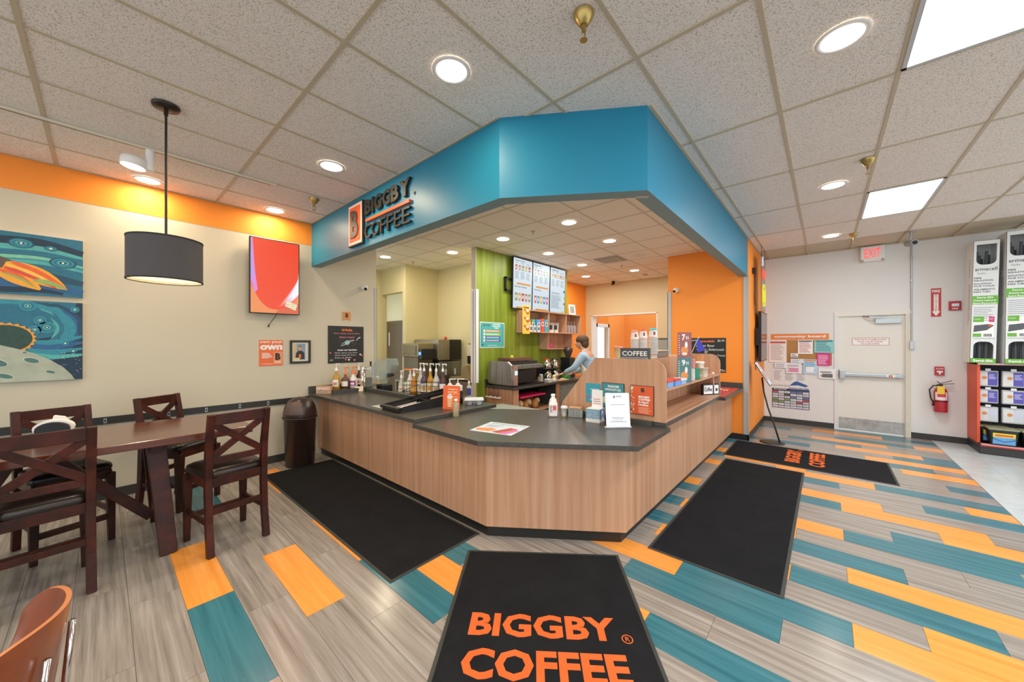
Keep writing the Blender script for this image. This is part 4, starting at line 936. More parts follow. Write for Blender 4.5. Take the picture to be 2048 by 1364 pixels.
# flyers
def flyer(name, label, pts, z, draw, bg):
    o = Vector((*pts[0], z)); u = Vector((pts[1][0]-pts[0][0], pts[1][1]-pts[0][1], 0)); W = u.length; v = Vector((-u.y, u.x, 0)); H = pts[2]
    return sheet(name, label, 'flyer', frame(o+Vector((0, 0, .0012)), u, v), W, H, bg, draw, .001)
def d_fly(q, W, H):
    q.text('Doctor created goodness - quick', .04, H*.83, W*.95, H*.92, INK, .0002, .02); q.lines(.05, H*.75, W*.5, 5, .02, mat('#8a9ab0', .6), .0002)
    q.poly([(W*.02, H*.3), (W*.35, H*.42), (W*.52, H*.3), (W*.4, H*.12), (W*.1, H*.1)], mat('#e0853a', .5), .0003); q.poly([(W*.48, H*.1), (W*.7, H*.62), (W*.92, H*.55), (W*.68, H*.05)], mat('#c8452f', .5), .0004); q.poly([(W*.68, H*.05), (W*.9, H*.5), (W*.99, H*.42), (W*.85, H*.02)], mat('#c86ab0', .5), .0005)
    for i in range(6): q.rect(W*(.52+.04*i), H*(.15+.06*i), W*(.6+.04*i), H*(.19+.06*i), INK, .0006)
flyer('counter_flyer', 'colourful drink flyer lying on the lower worktop corner', [(2.15, 2.385), (2.25, 1.98), .38], .86, lambda q, W, H: d_fly(q, W, H), mat('#ccd8e2', .4))
flyer('counter_flyer', 'flyer with orange print half under the organiser tray', [(2.06, 3.98), (2.07, 3.55), .2], .9, lambda q, W, H: (q.rect(.12, .03, W-.02, H-.02, mat('#c4552f', .4), .0003), q.lines(.02, H-.03, .12, 8, .018, GINK, .0003)), mat('#bfc4c6', .4))
# ESPRESSO block sign, small card
es = thing('block_sign', 'small wooden ESPRESSO block sign at the wall end of the worktop', 'sign', (2.115, 5.46, .9), -.85)
b = MB(); b.box(-.11, .11, -.02, .02, 0, .115, mat('#b98a62', .6)); b.build('block', es)
b = MB(frame((-.11, -.0202, 0), (1, 0, 0), (0, 0, 1))); b.rect(.004, .05, .216, .11, mat('#c98e66', .6), .0002); b.text('ESPRESSO', .01, .058, .2, .095, WHITE, .0005, .02); b.rect(.01, .012, .2, .042, mat('#b7a999', .6), .0003); b.text('EXPRESSO YOURSELF', .03, .02, .18, .034, INK, .0006); b.build('lettering', es)
b = MB(facing_my(0, 0, 0)); kc = thing('name_card', 'tiny folded cream card in front of the tap tower', 'card', (2.555, 5.3, .9), -.85)
b = MB(); b.box(-.06, .06, -.02, -.018, 0, .075, mat('#ead8bc', .6), Matrix.Rotation(-.2, 4, 'X')); b.box(-.06, .06, .018, .02, 0, .075, mat('#ead8bc', .6), Matrix.Rotation(.2, 4, 'X')); b.rect(0, 0, 0, 0, INK); b.build('card', kc)
# ---- lower worktop: milk jug, cup, steel tin
mj = thing('milk_jug', 'white plastic milk jug on the lower worktop', 'jug', (3.14, 2.17, .86), -.9)
b = MB(); b.box(-.045, .045, -.045, .045, 0, .15, mat('#efede8', .3)); b.build('jug_body', mj, .018, 3); b = MB(); b.lathe([(.045, .135), (.035, .18), (.02, .2), (.02, .22)], mat('#efede8', .3), 18); b.build('jug_neck', mj); b = MB(); b.lathe([(.023, .215), (.023, .235), (.0, .236)], WHITE, 16, cap=False); b.build('cap', mj)
b = MB(frame((-.04, -.0455, .04), (1, 0, 0), (0, 0, 1))); b.rect(0, 0, .08, .085, mat('#e6e0e0', .5)); b.rect(.035, .03, .07, .08, mat('#d8605a', .5), .0003); b.lines(.004, .08, .033, 6, .012, INK, .0003); b.build('paper_label', mj)
def cup(name, label, loc, R, H, m, lid=None, lidm=None, group=None, band=None):
    t = thing(name, label, 'cup', loc, 0, group)
    q = MB(); q.lathe([(R*.72, 0), (R, H), (R*1.04, H), (R*1.04, H+.004)], m, 20); q.build('cup_body', t)
    if band: q = MB(); q.lathe([(R*.735, .002), (R*.77, H*.12)], band, 20, cap=False); q.build('band', t)
    if lid: q = MB(); q.lathe([(R*1.06, H), (R*1.06, H+.012), (R*.85, H+.02), (.0, H+.02)], lidm, 20, cap=False); q.build('lid', t)
    return t
cup('paper_cup', 'small white paper cup beside the milk jug', (3.23, 2.09, .86), .036, .085, WHT, True, WHITE, band=mat('#e0c040', .5))
st = thing('steel_tin', 'small steel tin with folded brown cloth on top on the lower worktop', 'tin', (3.27, 1.97, .86), -1.2)
b = MB(); b.box(-.075, .075, -.045, .045, 0, .09, STEEL); b.box(-.082, .082, -.052, .052, .085, .092, STEEL); b.build('pan', st, .01, 3)
cl_ = thing('folded_cloth', 'folded tan cloth on the steel tin', 'cloth', (3.27, 1.97, .952), -1.2); b = MB(); b.box(-.07, .06, -.045, .04, 0, .012, mat('#c29a72', .9)); b.build('cloth', cl_, .004)
# standing signs on lower worktop
bx = thing('carton_stand', 'blue and white raffle carton with a tall white card', 'box', (3.22, 1.72, .86), -1.45)
BLU = mat('#4aa3b8', .5)
b = MB(); b.box(-.07, .07, -.07, .07, 0, .13, mat('#e8e6e0', .5)); b.build('box', bx)
b = MB(frame((-.07, -.0703, 0), (1, 0, 0), (0, 0, 1))); b.rect(.002, .012, .138, .128, BLU, .0002); [b.text(t_, .012, .107-.016*i, .128, .118-.016*i, mat('#efc8d8', .5), .0005, .02) for i, t_ in enumerate(('HOW LUCKY DO', 'YOU FEEL?', 'GUESS HOW', 'MANY BEANS', 'ARE IN THE', 'JAR'))]
for i in range(4): b.disc(.018+.035*i, .022, .02, WHITE, .0006, .016)
b.build('front_print', bx)
b = MB(frame((.0703, -.07, 0), (0, 1, 0), (0, 0, 1))); b.rect(.002, .012, .138, .128, mat('#5a8ac0', .5), .0002); b.disc(.07, .07, .025, WHITE, .0004, .05); b.rect(.06, .045, .08, .08, mat('#8a4030', .5), .0006)
for i in range(3): b.disc(.02+.04*i, .022, .022, WHITE, .0006, .016)
b.build('side_print', bx)
b = MB(); b.box(-.035, .075, .0, .004, .13, .31, PAPER); b.build('tall_card', bx); b = MB(frame((-.035, -.0004, .13), (1, 0, 0), (0, 0, 1))); b.lines(.015, .1, .1, 3, .022, mat('#c9a0a0', .6), 0); b.build('card_print', bx)
def d_qr(q, W, H):
    q.text('B', W*.34, H*.85, W*.41, H*.92, INK, .0004, .05); q.text('BIGGBY', W*.45, H*.89, W*.68, H*.915, INK, .0004, .04); q.text('COFFEE', W*.45, H*.86, W*.68, H*.88, GINK, .0004)
    q.rect(W*.2, H*.645, W*.8, H*.655, GINK, .0004); q.rect(W*.24, H*.27, W*.76, H*.28, GINK, .0004); q.rect(W*.3, H*.235, W*.7, H*.245, GINK, .0004); q.rect(W*.16, H*.15, W*.86, H*.16, GINK, .0004); q.rect(W*.24, H*.18, W*.7, H*.187, GINK, .0004)
qs = sheet('counter_sign', 'white BIGGBY COFFEE leaflet in an acrylic stand on the lower worktop', 'sign', frame((3.03, 1.505, .866), (.165, -.16, 0), (.12, .1, 1)), .225, .31, mat('#eceef4', .5), d_qr)
b = MB(); b.box(-.01, .235, -.006, .0, -.05, .03, GLASS); b.box(-.01, .235, -.012, .008, -.03, -.005, mat('#f4f4f6', .2)); b.build('acrylic_stand', qs)
# signs on the shelf end panel
def d_hot(q, W, H):
    q.text('B', W*.46, H*.78, W*.62, H*.92, INK, .0006, .06); q.rect(W*.44, H*.75, W*.64, H*.758, INK, .0006)
    for i, t_ in enumerate(('BIGGBY', 'COFFEE', 'B Heard', 'Hotline')): q.text(t_, W*.35, H*(.58-.09*i), W*(.85 if i < 2 else .78), H*(.65-.09*i), PAPER, .0006, .05)
    q.lines(W*.35, H*.27, W*.88, 5, .012, mat('#f0b090', .6), .0006)
    for i in range(30): q.disc(W*(.03+.12*random.random()), H*(.04+.92*random.random()), .005, mat(random.choice(['#f4d8c8', '#f0a888', '#ffffff']), .6), .0006, .008, 7, random.random()*3)
sheet('panel_sign', 'orange B Heard Hotline plaque on the shelf end panel', 'sign', frame((3.388, 1.43, .95), (0, -1, 0), (0, 0, 1)), .222, .278, mat('#dd5d2c', .5, var=.02), d_hot, .012)
def d_franch(q, W, H):
    q.text('FRANCHISE', W*.28, H*.82, W*.78, H*.91, PAPER, .0006, .04); q.text('OPPORTUNITY LINE', W*.15, H*.68, W*.86, H*.78, PAPER, .0006, .03); q.lines(W*.2, H*.62, W*.85, 2, .016, mat('#d8a0b8', .6), .0006, rag=.1); q.disc(W*.25, H*.3, W*.3, mat('#d8d8b0', .6), .0006, H*.15)
sheet('panel_sign', 'teal franchise opportunity plaque on the shelf end panel', 'sign', frame((3.388, 1.735, .98), (0, -1, 0), (0, 0, 1)), .238, .25, mat('#3d8c96', .5, var=.03), d_franch, .012)
def d_tealp(q, W, H):
    q.text('A WINNER', W*.3, H*.66, W*.95, H*.73, PAPER, .0006, .03); q.lines(W*.35, H*.6, W*.95, 3, .03, mat('#7ac8d8', .6), .0006); q.rect(0, H*.27, W, H*.33, mat('#d0459a', .6), .0006); q.stroke([(W*.3, H*.1), (W*.45, H*.2), (W*.5, H*.02)], .008, PAPER, .0006)
sheet('panel_sign', 'tall turquoise poster with a pink stripe on the shelf end panel', 'sign', frame((3.396, 1.925, 1.01), (0, -1, 0), (0, 0, 1)), .17, .2, mat('#3aa0b4', .5, var=.03), d_tealp)
# COFFEE sign and cups on top of the shelf
cs = thing('block_sign', 'grey COFFEE sign standing on top of the wooden display shelf', 'sign', (3.475, 1.42, 1.46), -PI/2+.02)
b = MB(); b.box(-.145, .145, -.02, .02, 0, .125, mat('#4a4b4e', .6)); b.build('block', cs)
b = MB(frame((-.145, -.0203, 0), (1, 0, 0), (0, 0, 1))); b.text('COFFEE', .02, .048, .27, .095, PAPER, .0003, .015); b.rect(.01, .012, .28, .035, mat('#9a9aa2', .6), .0003); b.text('AND A HUGE DOSE OF CONFIDENCE', .035, .017, .255, .03, INK, .0006); b.build('lettering', cs)
CW = mat('#efede6', .5)
def cup_stack(label, x, y, R, n, top, tall=0.):
    global CUPM
    for i in range(n):
        if CUPM is None: q = MB(); q.lathe([(.96, 0), (1.02, .02), (1.02, .13), (.97, .16), (.8, -1.)], CW, 18, cap=False); o = q.build('paper_cup'); CUPM = o.data; bpy.data.objects.remove(o)
        o = bpy.data.objects.new('paper_cup', CUPM); COL.objects.link(o); o.location = (x, y, 1.46+.05+i*.014); o.scale = (R, R, R)
        tag(o, 'white paper cup nested in the '+label, 'cup', 'nested cups of the '+label)
    h = n*.014; t = thing('paper_cup', 'topmost upturned cup of the '+label, 'cup', (x, y, 1.46)); q = MB(); q.lathe([(R, h+.05), (R*.76, h+.13), (R*.76, h+.135)], CW, 20); q.build('cup_body', t)
    q = MB(); curve_print(q, R*.88, h+.07, h+.11, TOCAM-.1-.25, TOCAM-.1+.25, mat('#a8453c', .5), 5, 1.06); q.build('logo', t)
    if top: q = MB(); q.lathe([(R*.78, h+.12), (R*.78, h+.145), (R*.6, h+.15), (0, h+.15)], mat(top, .5), 18, cap=False); q.build('lid', t)
CUPM = None
cup_stack('pink-topped stack at the left of the cup row', 3.98, 1.63, .046, 12, '#e89a94'); cup_stack('orange-topped stack in the middle of the cup row', 4.02, 1.55, .046, 13, '#ef6a30'); cup_stack('turquoise-topped taller stack', 4.25, 1.52, .05, 14, '#4cc0c8')
cup('paper_cup', 'cream paper cup with pink lid left of the COFFEE sign', (3.75, 1.72, 1.46), .045, .12, mat('#d8cda0', .5), True, mat('#e88a80', .5))
pn = thing('steel_pan', 'steel pan with lid on the shelf top right of the cups', 'pan', (4.5, 1.62, 1.46))
b = MB(); b.box(-.25, .3, -.1, .1, 0, .07, STEEL); b.box(-.27, .32, -.12, .12, .07, .085, mat('#cfc9b0', .35, .4)); b.build('pan', pn, .01)
hk = thing('wall_panel', 'small grey notice on the wall beside the pass-through', 'notice', (9.16, 2.98, 1.3)); b = MB(); b.box(-.02, 0, -.17, .17, 0, .45, mat('#9fa59a', .5, var=.2, scale=50)); b.box(-.024, -.02, -.17, .17, .41, .45, mat('#55584f', .5)); b.build('panel', hk)
# items on the display shelf
def d_ad(big, c1):
    def d(q, W, H):
        q.text(big, W*.3, H*.68, W*.55, H*.92, PAPER, .0004, .03); q.text('99', W*.58, H*.7, W*.8, H*.84, PAPER, .0004); q.disc(W*.5, H*.28, W*.27, mat('#d98a4a', .5, var=.3, scale=60), .0004, H*.17); q.disc(W*.5, H*.14, W*.2, mat('#e8d8c0', .5), .0006, H*.06); q.disc(W*.62, H*.5, W*.1, mat('#f0e8e0', .5), .0005, H*.13); q.lines(W*.06, H*.9, W*.18, 9, H*.09, PAPER, .0004, .25)
    return d
# price cards stand in an acrylic stack facing the customer side
sheet('price_card', 'maroon price card with a 7 above the display shelf', 'card', frame((4.08, 1.20, 1.48), (.12, -.12, 0), (0, 0, 1)), .155, .27, mat('#9a5a55', .5), d_ad('7', 0))
sheet('price_card', 'green price card with a 9 on the display shelf', 'card', frame((4.08, 1.20, 1.207), (.12, -.12, 0), (0, 0, 1)), .155, .27, mat('#4f7a78', .5), d_ad('9', 0))
for lab, x, y, c1, c2, h in (('red and blue candy box nearest on the display shelf', 3.62, 1.18, '#d8473a', '#7aa8e0', .05), ('red and blue candy box second on the display shelf', 3.82, 1.17, '#d8473a', '#6a9ae0', .05), ('blue and white candy box third on the display shelf', 4.02, 1.17, '#e8e4e4', '#8ab4e8', .04)):
    t = thing('candy_box', lab, 'box', (x, y, 1.205)); q = MB(); q.box(-.085, .085, -.05, .06, 0, h, mat(c2, .5)); q.build('box', t); q = MB(); q.box(-.088, .088, -.053, .063, h, h+.018, mat(c1, .4)); q.build('lid', t)
sheet('price_card', 'narrow pink and white card at the near end of the display shelf', 'card', frame((3.55, 1.36, 1.21), (.05, -.09, 0), (0, 0, 1)), .09, .26, mat('#e4d4dc', .5), lambda q, W, H: (q.lines(.01, H-.02, W-.01, 6, .02, mat('#b85a78', .5), .0004), q.disc(W*.5, H*.3, W*.35, mat('#8ab0d8', .5), .0004)))
for lab, x, y, cc1, h in (('purple snack pouch box on the display shelf', 4.42, 1.24, '#8a6ab8', .27), ('pink and red snack packet on the display shelf', 4.62, 1.2, '#d88a86', .24), ('white snack box below the purple one', 4.46, 1.16, '#d8dcdc', .13), ('green mint box on the display shelf', 4.68, 1.15, '#3f9a78', .13)):
    t = thing('snack_packet', lab, 'packet', (x, y, 1.205), .15); q = MB(); q.box(-.05, .05, -.03, .03, 0, h, mat(cc1, .4, var=.25, scale=40)); q.build('packet', t, .006); q = MB(frame((-.045, -.0305, 0), (1, 0, 0), (0, 0, 1))); q.rect(0, h*.25, .09, h*.4, PAPER); q.build('print', t)
cup('plastic_cup', 'clear cup with orange straws on the display shelf', (5.08, 1.22, 1.205), .05, .17, mat('#f0e4dc', .3), True, WHITE); 
for i, dx in enumerate((-.015, .02)):
    t = thing('straw', ('left' if i == 0 else 'right')+' orange straw in the clear cup on the display shelf', 'straw', (5.08+dx, 1.22-dx, 1.39)); q = MB(); q.cyl((0, 0, 0), (.01*(1 if i else -1), -.01*(1 if i else -1), .09), .006, mat('#f08a20', .4)); q.build('straw', t)
cup('paper_bucket', 'white patterned tip cup in front of the clear cup', (5.02, 1.16, 1.205), .05, .11, mat('#e8e0d0', .5, var=.15, scale=40))
kc = thing('keychain', 'pink keychain hanging over the shelf edge', 'keychain', (5.22, 1.1, 1.19)); b = MB(); b.ball((0, 0, .05), .016, WHITE, 10); b.box(-.008, .02, -.004, .004, -.11, 0, mat('#e88a8a', .5), Matrix.Rotation(-.3, 4, 'Y')); b.tube([(0, 0, .04), (0, 0, 0)], .003, CHROME, 5); b.build('tag', kc)
fg = thing('small_flag', 'small blue starred flag behind the display shelf end', 'flag', (5.4, 1.42, 1.46)); b = MB(); b.cyl((0, 0, 0), (.09, -.09, .27), .004, mat('#d8c8a0', .5)); b.build('stick', fg)
b = MB(frame((.08, -.08, .25), (.35, -.35, -.9), (-.9, .9, -.2))); b.poly([(0, 0), (.2, -.01), (.22, .11), (.06, .07)], mat('#3a3ab0', .6)); [b.disc(.03+.03*(i % 6), .02+.02*(i//6), .004, PAPER, .001, None, 5) for i in range(18)]; b.build('flag_cloth', fg)
c2 = thing('framed_sign', 'black framed white Coffee sign on the lower shelf', 'sign', (5.52, 1.2, .92), -.55)
b = MB(); b.box(-.14, .14, -.02, .02, 0, .15, BLACK); b.build('frame', c2, .003); b = MB(frame((-.14, -.0203, 0), (1, 0, 0), (0, 0, 1))); b.rect(.012, .015, .165, .135, PAPER); b.text('Coffee', .02, .05, .155, .105, INK, .0004, .03); b.rect(.19, .015, .268, .135, PAPER); b.poly([(.21, .085), (.25, .085), (.243, .05), (.217, .05)], INK, .0004); b.stroke([(.25, .08), (.262, .075), (.246, .06)], .005, INK, .0004); b.rect(.21, .09, .25, .094, INK, .0004); b.build('print', c2)
# specials board on the orange wall
def d_spec(q, W, H):
    q.text('June', W*.05, H*.9, W*.2, H*.955, CH[0], .0004); q.text('specials', W*.27, H*.86, W*.7, H*.94, TXO, .0005, .04); q.text('$5.99', W*.78, H*.88, W*.96, H*.95, CH[0], .0004)
    for t_, a, c_, y in (('Butter Bear', .18, .7, .74), ('Caramel - Butterscotch', .2, .95, .63), ('or', .42, .52, .55), ('Dirt Cup Cocoa Freeze', .25, .98, .45), ('Mint', .85, .98, .03)): q.text(t_, W*a, H*y, W*c_, H*(y+.07), CH[0], .0004)
sheet('chalk_board', 'black specials chalkboard on the orange wall', 'chalkboard', facing_mx(7.095, 1.873, 1.115), .576, .605, SLATE, d_spec, .005)

# ================================================================== THE KITCHEN LINE AT THE GREEN WALL
ec = thing('back_counter', 'dark topped back counter along the green wall', 'counter', (5.7, 4.16, 0))
b = MB(); b.box(-1.3, 1.3, -.34, .32, .86, .9, STONE); b.build('slab', ec, .003); b = MB(); b.box(-1.3, 1.3, .3, .325, .9, 1.0, STONEEDGE); b.build('backsplash', ec)
b = MB(); b.box(-1.27, -1.25, -.28, .32, 0, .86, LAMWOOD); b.build('end_panel', ec); b = MB(); b.box(-1.25, -1.12, -.3, -.28, 0, .86, LAMWOOD); b.box(.0, .1, -.3, -.28, 0, .86, LAMWOOD); b.build('face_frame', ec)
b = MB(); b.box(-1.25, 0, -.28, .3, .42, .44, LAMWOODL); b.build('inner_shelf', ec); b = MB(); b.box(-1.25, 1.25, .28, .3, 0, .86, BLACKM); b.box(-1.25, 1.25, -.2, .3, 0, .1, BLACKM); b.build('carcass', ec)
fr = thing('undercounter_fridge', 'glass door fridge under the back counter', 'fridge', (6.15, 3.9, .1)); b = MB(); b.box(-.33, .5, 0, .5, 0, .74, mat('#5b5f5c', .4)); b.build('case', fr); b = MB(); b.box(-.3, .47, -.012, 0, .04, .7, mat('#7c8782', .2, var=.5, scale=18)); b.build('glass_door', fr)
for i, (lab, x) in enumerate((('bagged pastry leftmost on the shelf under the back counter', 4.72), ('bagged pastry in the middle of the shelf under the back counter', 4.95), ('bagged pastry rightmost on the shelf under the back counter', 5.2))):
    t = thing('bagged_pastry', lab, 'pastry', (x, 4.0, .44), .2*i); q = MB(); q.ball((0, 0, .09), .1, mat('#c8934e', .5, var=.3), 12, 1, .8, .85); q.ball((.03, -.03, .14), .06, mat('#e2c79a', .4, var=.2), 10); q.build('pastry', t); q = MB(); q.disc(0, 0, .03, mat('#5a3a22', .5)); q.build('sticker', t).matrix_local = frame((-.03, -.085, .1), (1, 0, 0), (0, .2, 1))
bk_ = thing('bin_lid', 'bright pink plastic bin lid under the back counter', 'lid', (5.05, 3.98, .69)); b = MB(); b.box(-.42, .3, -.12, .2, 0, .03, mat('#d8245a', .4)); b.build('lid', bk_, .01)
bb = thing('pastry_bin', 'clear bin behind the pastries under the back counter', 'bin', (5.05, 4.2, .45)); b = MB(); b.box(-.42, .3, -.05, .05, 0, .23, mat('#8a7a5c', .4, var=.2)); b.build('bin', bb)
for i in range(3):
    t = thing('small_bottle', ('left', 'middle', 'right')[i]+' small glass bottle on the counter end rail by the green wall', 'bottle', (4.385, 4.36-.1*i, .72)); q = MB(); q.lathe([(.022, 0), (.022, .07), (.008, .1), (.008, .13)], mat('#7a4a34', .2), 12); q.build('bottle_body', t); q = MB(); q.lathe([(.01, .13), (.01, .145)], BLACK, 10); q.build('cap', t)
rl = thing('bottle_rail', 'white rail under the small bottles', 'rail', (4.39, 4.26, .7)); b = MB(); b.box(-.04, .03, -.16, .16, 0, .02, WHITE); b.build('rail', rl)
bn_ = thing('crate', 'grey crate on the floor behind the lower worktop', 'crate', (3.95, 3.55, .0)); b = MB(); b.box(-.25, .25, -.35, .35, 0, .62, mat('#6f7468', .5)); b.build('body', bn_); b = MB(); b.box(-.28, .28, -.38, .38, .62, .66, mat('#8b9083', .5)); b.build('rim', bn_)
# espresso machine
em = thing('espresso_machine', 'brushed steel espresso machine with sloping side on the back counter', 'coffee machine', (4.86, 4.12, .9))
b = MB(Matrix(((0, 0, 1, 0), (1, 0, 0, 0), (0, 1, 0, 0), (0, 0, 0, 1)))); b.prism([(-.27, .03), (.27, .03), (.33, .12), (.27, .42), (-.16, .42), (-.24, .36), (-.27, .1)], -.45, -.4, STEEL); b.build('side_panel', em, .004)
b = MB(Matrix(((0, 0, 1, 0), (1, 0, 0, 0), (0, 1, 0, 0), (0, 0, 0, 1)))); b.prism([(-.1, .05), (.27, .05), (.3, .12), (.25, .41), (-.14, .41)], -.4, .4, mat('#2e2c29', .4)); b.build('body', em)
b = MB(); b.box(-.4, .42, -.26, -.02, .29, .36, STEEL); b.build('group_head', em, .01); b = MB(); b.box(-.41, -.33, -.285, -.25, .03, .36, mat('#c9a79a', .35, .6)); b.build('front_pillar', em)
b = MB(); b.box(-.33, .1, -.27, -.25, .06, .26, BLACK); b.build('glass_screen', em); b = MB(); b.box(-.405, -.34, -.289, -.285, .2, .27, emit('#bfe4ff', 1.2)); b.build('display', em)
b = MB(); b.box(-.45, .42, -.27, .2, .0, .03, BLACK); b.build('drip_tray', em); b = MB()
for i in range(6): b.box(-.3+.1*i, -.24+.1*i, -.262, -.26, .3, .35, mat('#6a6a66', .4))
b.build('vent_slots', em); b = MB(); b.box(-.3, .3, -.1, .2, .42, .47, mat('#6d4a3a', .4)); b.build('cup_tray', em); b = MB(); b.ball((-.1, .05, .485), .03, mat('#d8c832', .4), 10); b.build('yellow_knob', em)
# carafes, brewer, items
cbw = thing('coffee_brewer', 'black twin coffee brewer behind the carafes', 'brewer', (5.98, 4.3, .9)); b = MB(); b.box(-.25, .3, -.02, .17, 0, .32, BLACK); b.box(-.25, .3, -.15, .17, .2, .225, BLACK); b.build('body', cbw, .01)
for i, (lab, x, y, z, top) in enumerate((('upper left steel carafe with red lid on the brewer', 5.86, 4.2, 1.125, '#b02a20'), ('upper right steel carafe with black lid on the brewer', 6.12, 4.2, 1.125, '#1a1a1a'), ('lower left steel carafe on the brewer', 5.86, 4.18, .902, '#1a1a1a'), ('lower right steel carafe on the brewer', 6.12, 4.18, .902, '#1a1a1a'))):
    t = thing('coffee_carafe', lab, 'carafe', (x, y, z), -.9); q = MB(); q.lathe([(.085, 0), (.09, .02), (.085, .1), (.06, .15), (.055, .16)], CHROME, 20); q.build('pot', t); q = MB(); q.lathe([(.06, .16), (.06, .18), (.02, .19)], mat(top, .4), 16); q.build('lid', t); q = MB(); q.tube([(.07, 0, .15), (.13, 0, .15), (.14, 0, .06), (.09, 0, .04)], .01, BLACK, 8); q.build('handle', t)
for lab, x, y, R, H, c_ in (('brown shaker on the back counter beside the espresso machine', 5.32, 4.0, .03, .11, '#9a7a50'), ('steel canister on the back counter', 5.42, 4.02, .04, .13, '#b0aca4'), ('white ramekin of lemon on the back counter', 5.75, 3.95, .04, .05, '#e8e4d8')):
    t = thing('canister', lab, 'canister', (x, y, .9)); q = MB(); q.lathe([(R, 0), (R, H*.85), (R*.85, H)], mat(c_, .35), 16); q.build('body', t); q = MB(); q.lathe([(R*.9, H), (R*.9, H+.012)], WHITE if R > .035 else BLACK, 14); q.build('lid', t)
lm = thing('lemon_half', 'lemon half on the back counter', 'lemon', (5.75, 3.95, .962)); b = MB(); b.ball((0, 0, .02), .035, mat('#e8d870', .5), 12); b.build('fruit', lm)
nk = thing('napkin_pile', 'pile of white towels on the back counter', 'towels', (5.5, 3.9, .9)); b = MB(); [b.box(-.06+random.uniform(-.01, .01), .06, -.04, .05, .012*i, .012*i+.01, WHITE) for i in range(5)]; b.build('towels', nk)
tg = thing('green_tub', 'green plastic tub on the back counter by the barista', 'tub', (6.25, 4.0, .9)); b = MB(); b.lathe([(.1, 0), (.13, .1), (.135, .105)], mat('#3aa858', .4), 20, cap=True, sy=.7); b.build('tub', tg)
ft = thing('food_tray', 'tray of food on the back counter edge', 'tray', (5.95, 3.88, .9)); b = MB(); b.box(-.15, .15, -.05, .08, 0, .012, mat('#caa070', .6)); b.build('tray', ft); b = MB(); b.ball((0, .01, .02), .06, mat('#d8a86a', .6), 10, 1.4, .7, .35); b.build('food', ft)
gr = thing('coffee_grinder', 'dark coffee grinder with bean hopper on the back counter', 'grinder', (6.65, 4.2, .9)); b = MB(); b.box(-.1, .1, -.12, .15, 0, .42, BLACK); b.build('body', gr, .02); b = MB(); b.lathe([(.05, .42), (.1, .56), (.1, .62), (.02, .64)], mat('#4a4038', .15, trans=.3), 18); b.build('hopper', gr)
# menu screens
for k, (x, ttl, sub, cc3) in enumerate(((5.335, 'Signature Lattes', 'Sweet Foam Cold Brew', ['#b04a3a', '#c8806a', '#8a9a60', '#d8a24a']), (5.93, 'Energy Drinks', 'Creme Freezes', ['#d8b040', '#4a8ad0', '#d06a80', '#40a0a8']), (6.53, 'Breakfast Food', 'Coffee Hot Drinks', ['#d8a040', '#c88a3a', '#e0c060', '#b86a30']))):
    t = thing('menu_screen', ('first', 'middle', 'last')[k]+f' of three menu screens on the green wall, headed {ttl}', 'screen', (x, 4.495, 2.285)); t.rotation_euler = (.03, 0, 0)
    q = MB(); q.box(-.292, .292, -.09, -.05, 0, .965, BLACK); q.build('case', t)
    W, H = .56, .94; q = MB(frame((-.28, -.0903, .0125), (1, 0, 0), (0, 0, 1))); e = lambda c: emit(c, .85)
    q.rect(0, 0, W, H, e('#d4e4ee')); q.text(ttl, .04, H-.06, .04+.018*len(ttl), H-.025, e('#2a2a30'), .0004, .02); q.text(sub, .04, H*.5-.075, min(.04+.018*len(sub), W-.03), H*.5-.045, e('#2a2a30'), .0004, .02)
    for col in range(3): q.lines(.04+.17*col, H-.24, .04+.17*col+.13, 9, .016, e('#8a9aa6'), .0004); q.lines(.04+.17*col, H-.07, .04+.17*col+.12, 2, .014, e('#8a9aa6'), .0004)
    if k < 2: q.rect(.1, H*.5-.02, W-.04, H*.5+.015, e('#e0962a'), .0004); q.rect(.1, .0, W-.04, .03, e('#e0962a'), .0004)
    for i in range(5):
        xx = .05+.1*i; c_ = e(cc3[i % 4])
        q.poly([(xx, H-.22), (xx+.05, H-.22), (xx+.06, H-.12), (xx-.01, H-.12)] if k < 2 else [(xx-.01, H-.2), (xx+.07, H-.2), (xx+.06, H-.13), (xx, H-.13)], c_, .0004); q.rect(xx+.012, H-.19, xx+.035, H-.16, e('#f0f0f0'), .0006)
        if k < 2: q.poly([(xx+.01, .14), (xx+.07, .14), (xx+.08, .29), (xx, .29)], e(cc3[(i+2) % 4]), .0004); q.rect(xx+.02, .19, xx+.06, .25, e('#efe6e0'), .0006)
    if k == 2:
        q.lines(.04, H*.5-.1, W-.12, 16, .018, e('#8a9aa6'), .0004); q.disc(W-.03, H*.5, .03, e('#4a4a80'), .0004); q.disc(W-.025, .2, .028, e('#d04a4a'), .0004); q.disc(W-.03, .33, .024, e('#c0c060'), .0004); q.disc(W-.08, .02, .03, e('#e0b030'), .0004, .02)
    q.build('display', t)
    q = MB(); q.box(-.1, .1, -.05, -.007, .3, .65, BLACKM); q.build('bracket', t)
mb_ = thing('wall_bracket', 'empty black screen bracket left of the menu screens', 'bracket', (4.99, 4.488, 2.6)); b = MB(); b.box(-.09, -.06, -.05, 0, 0, .26, BLACKM); b.box(-.09, .2, -.05, -.03, 0, .03, BLACKM); b.box(-.09, .2, -.05, -.03, .23, .26, BLACKM); b.build('frame', mb_)
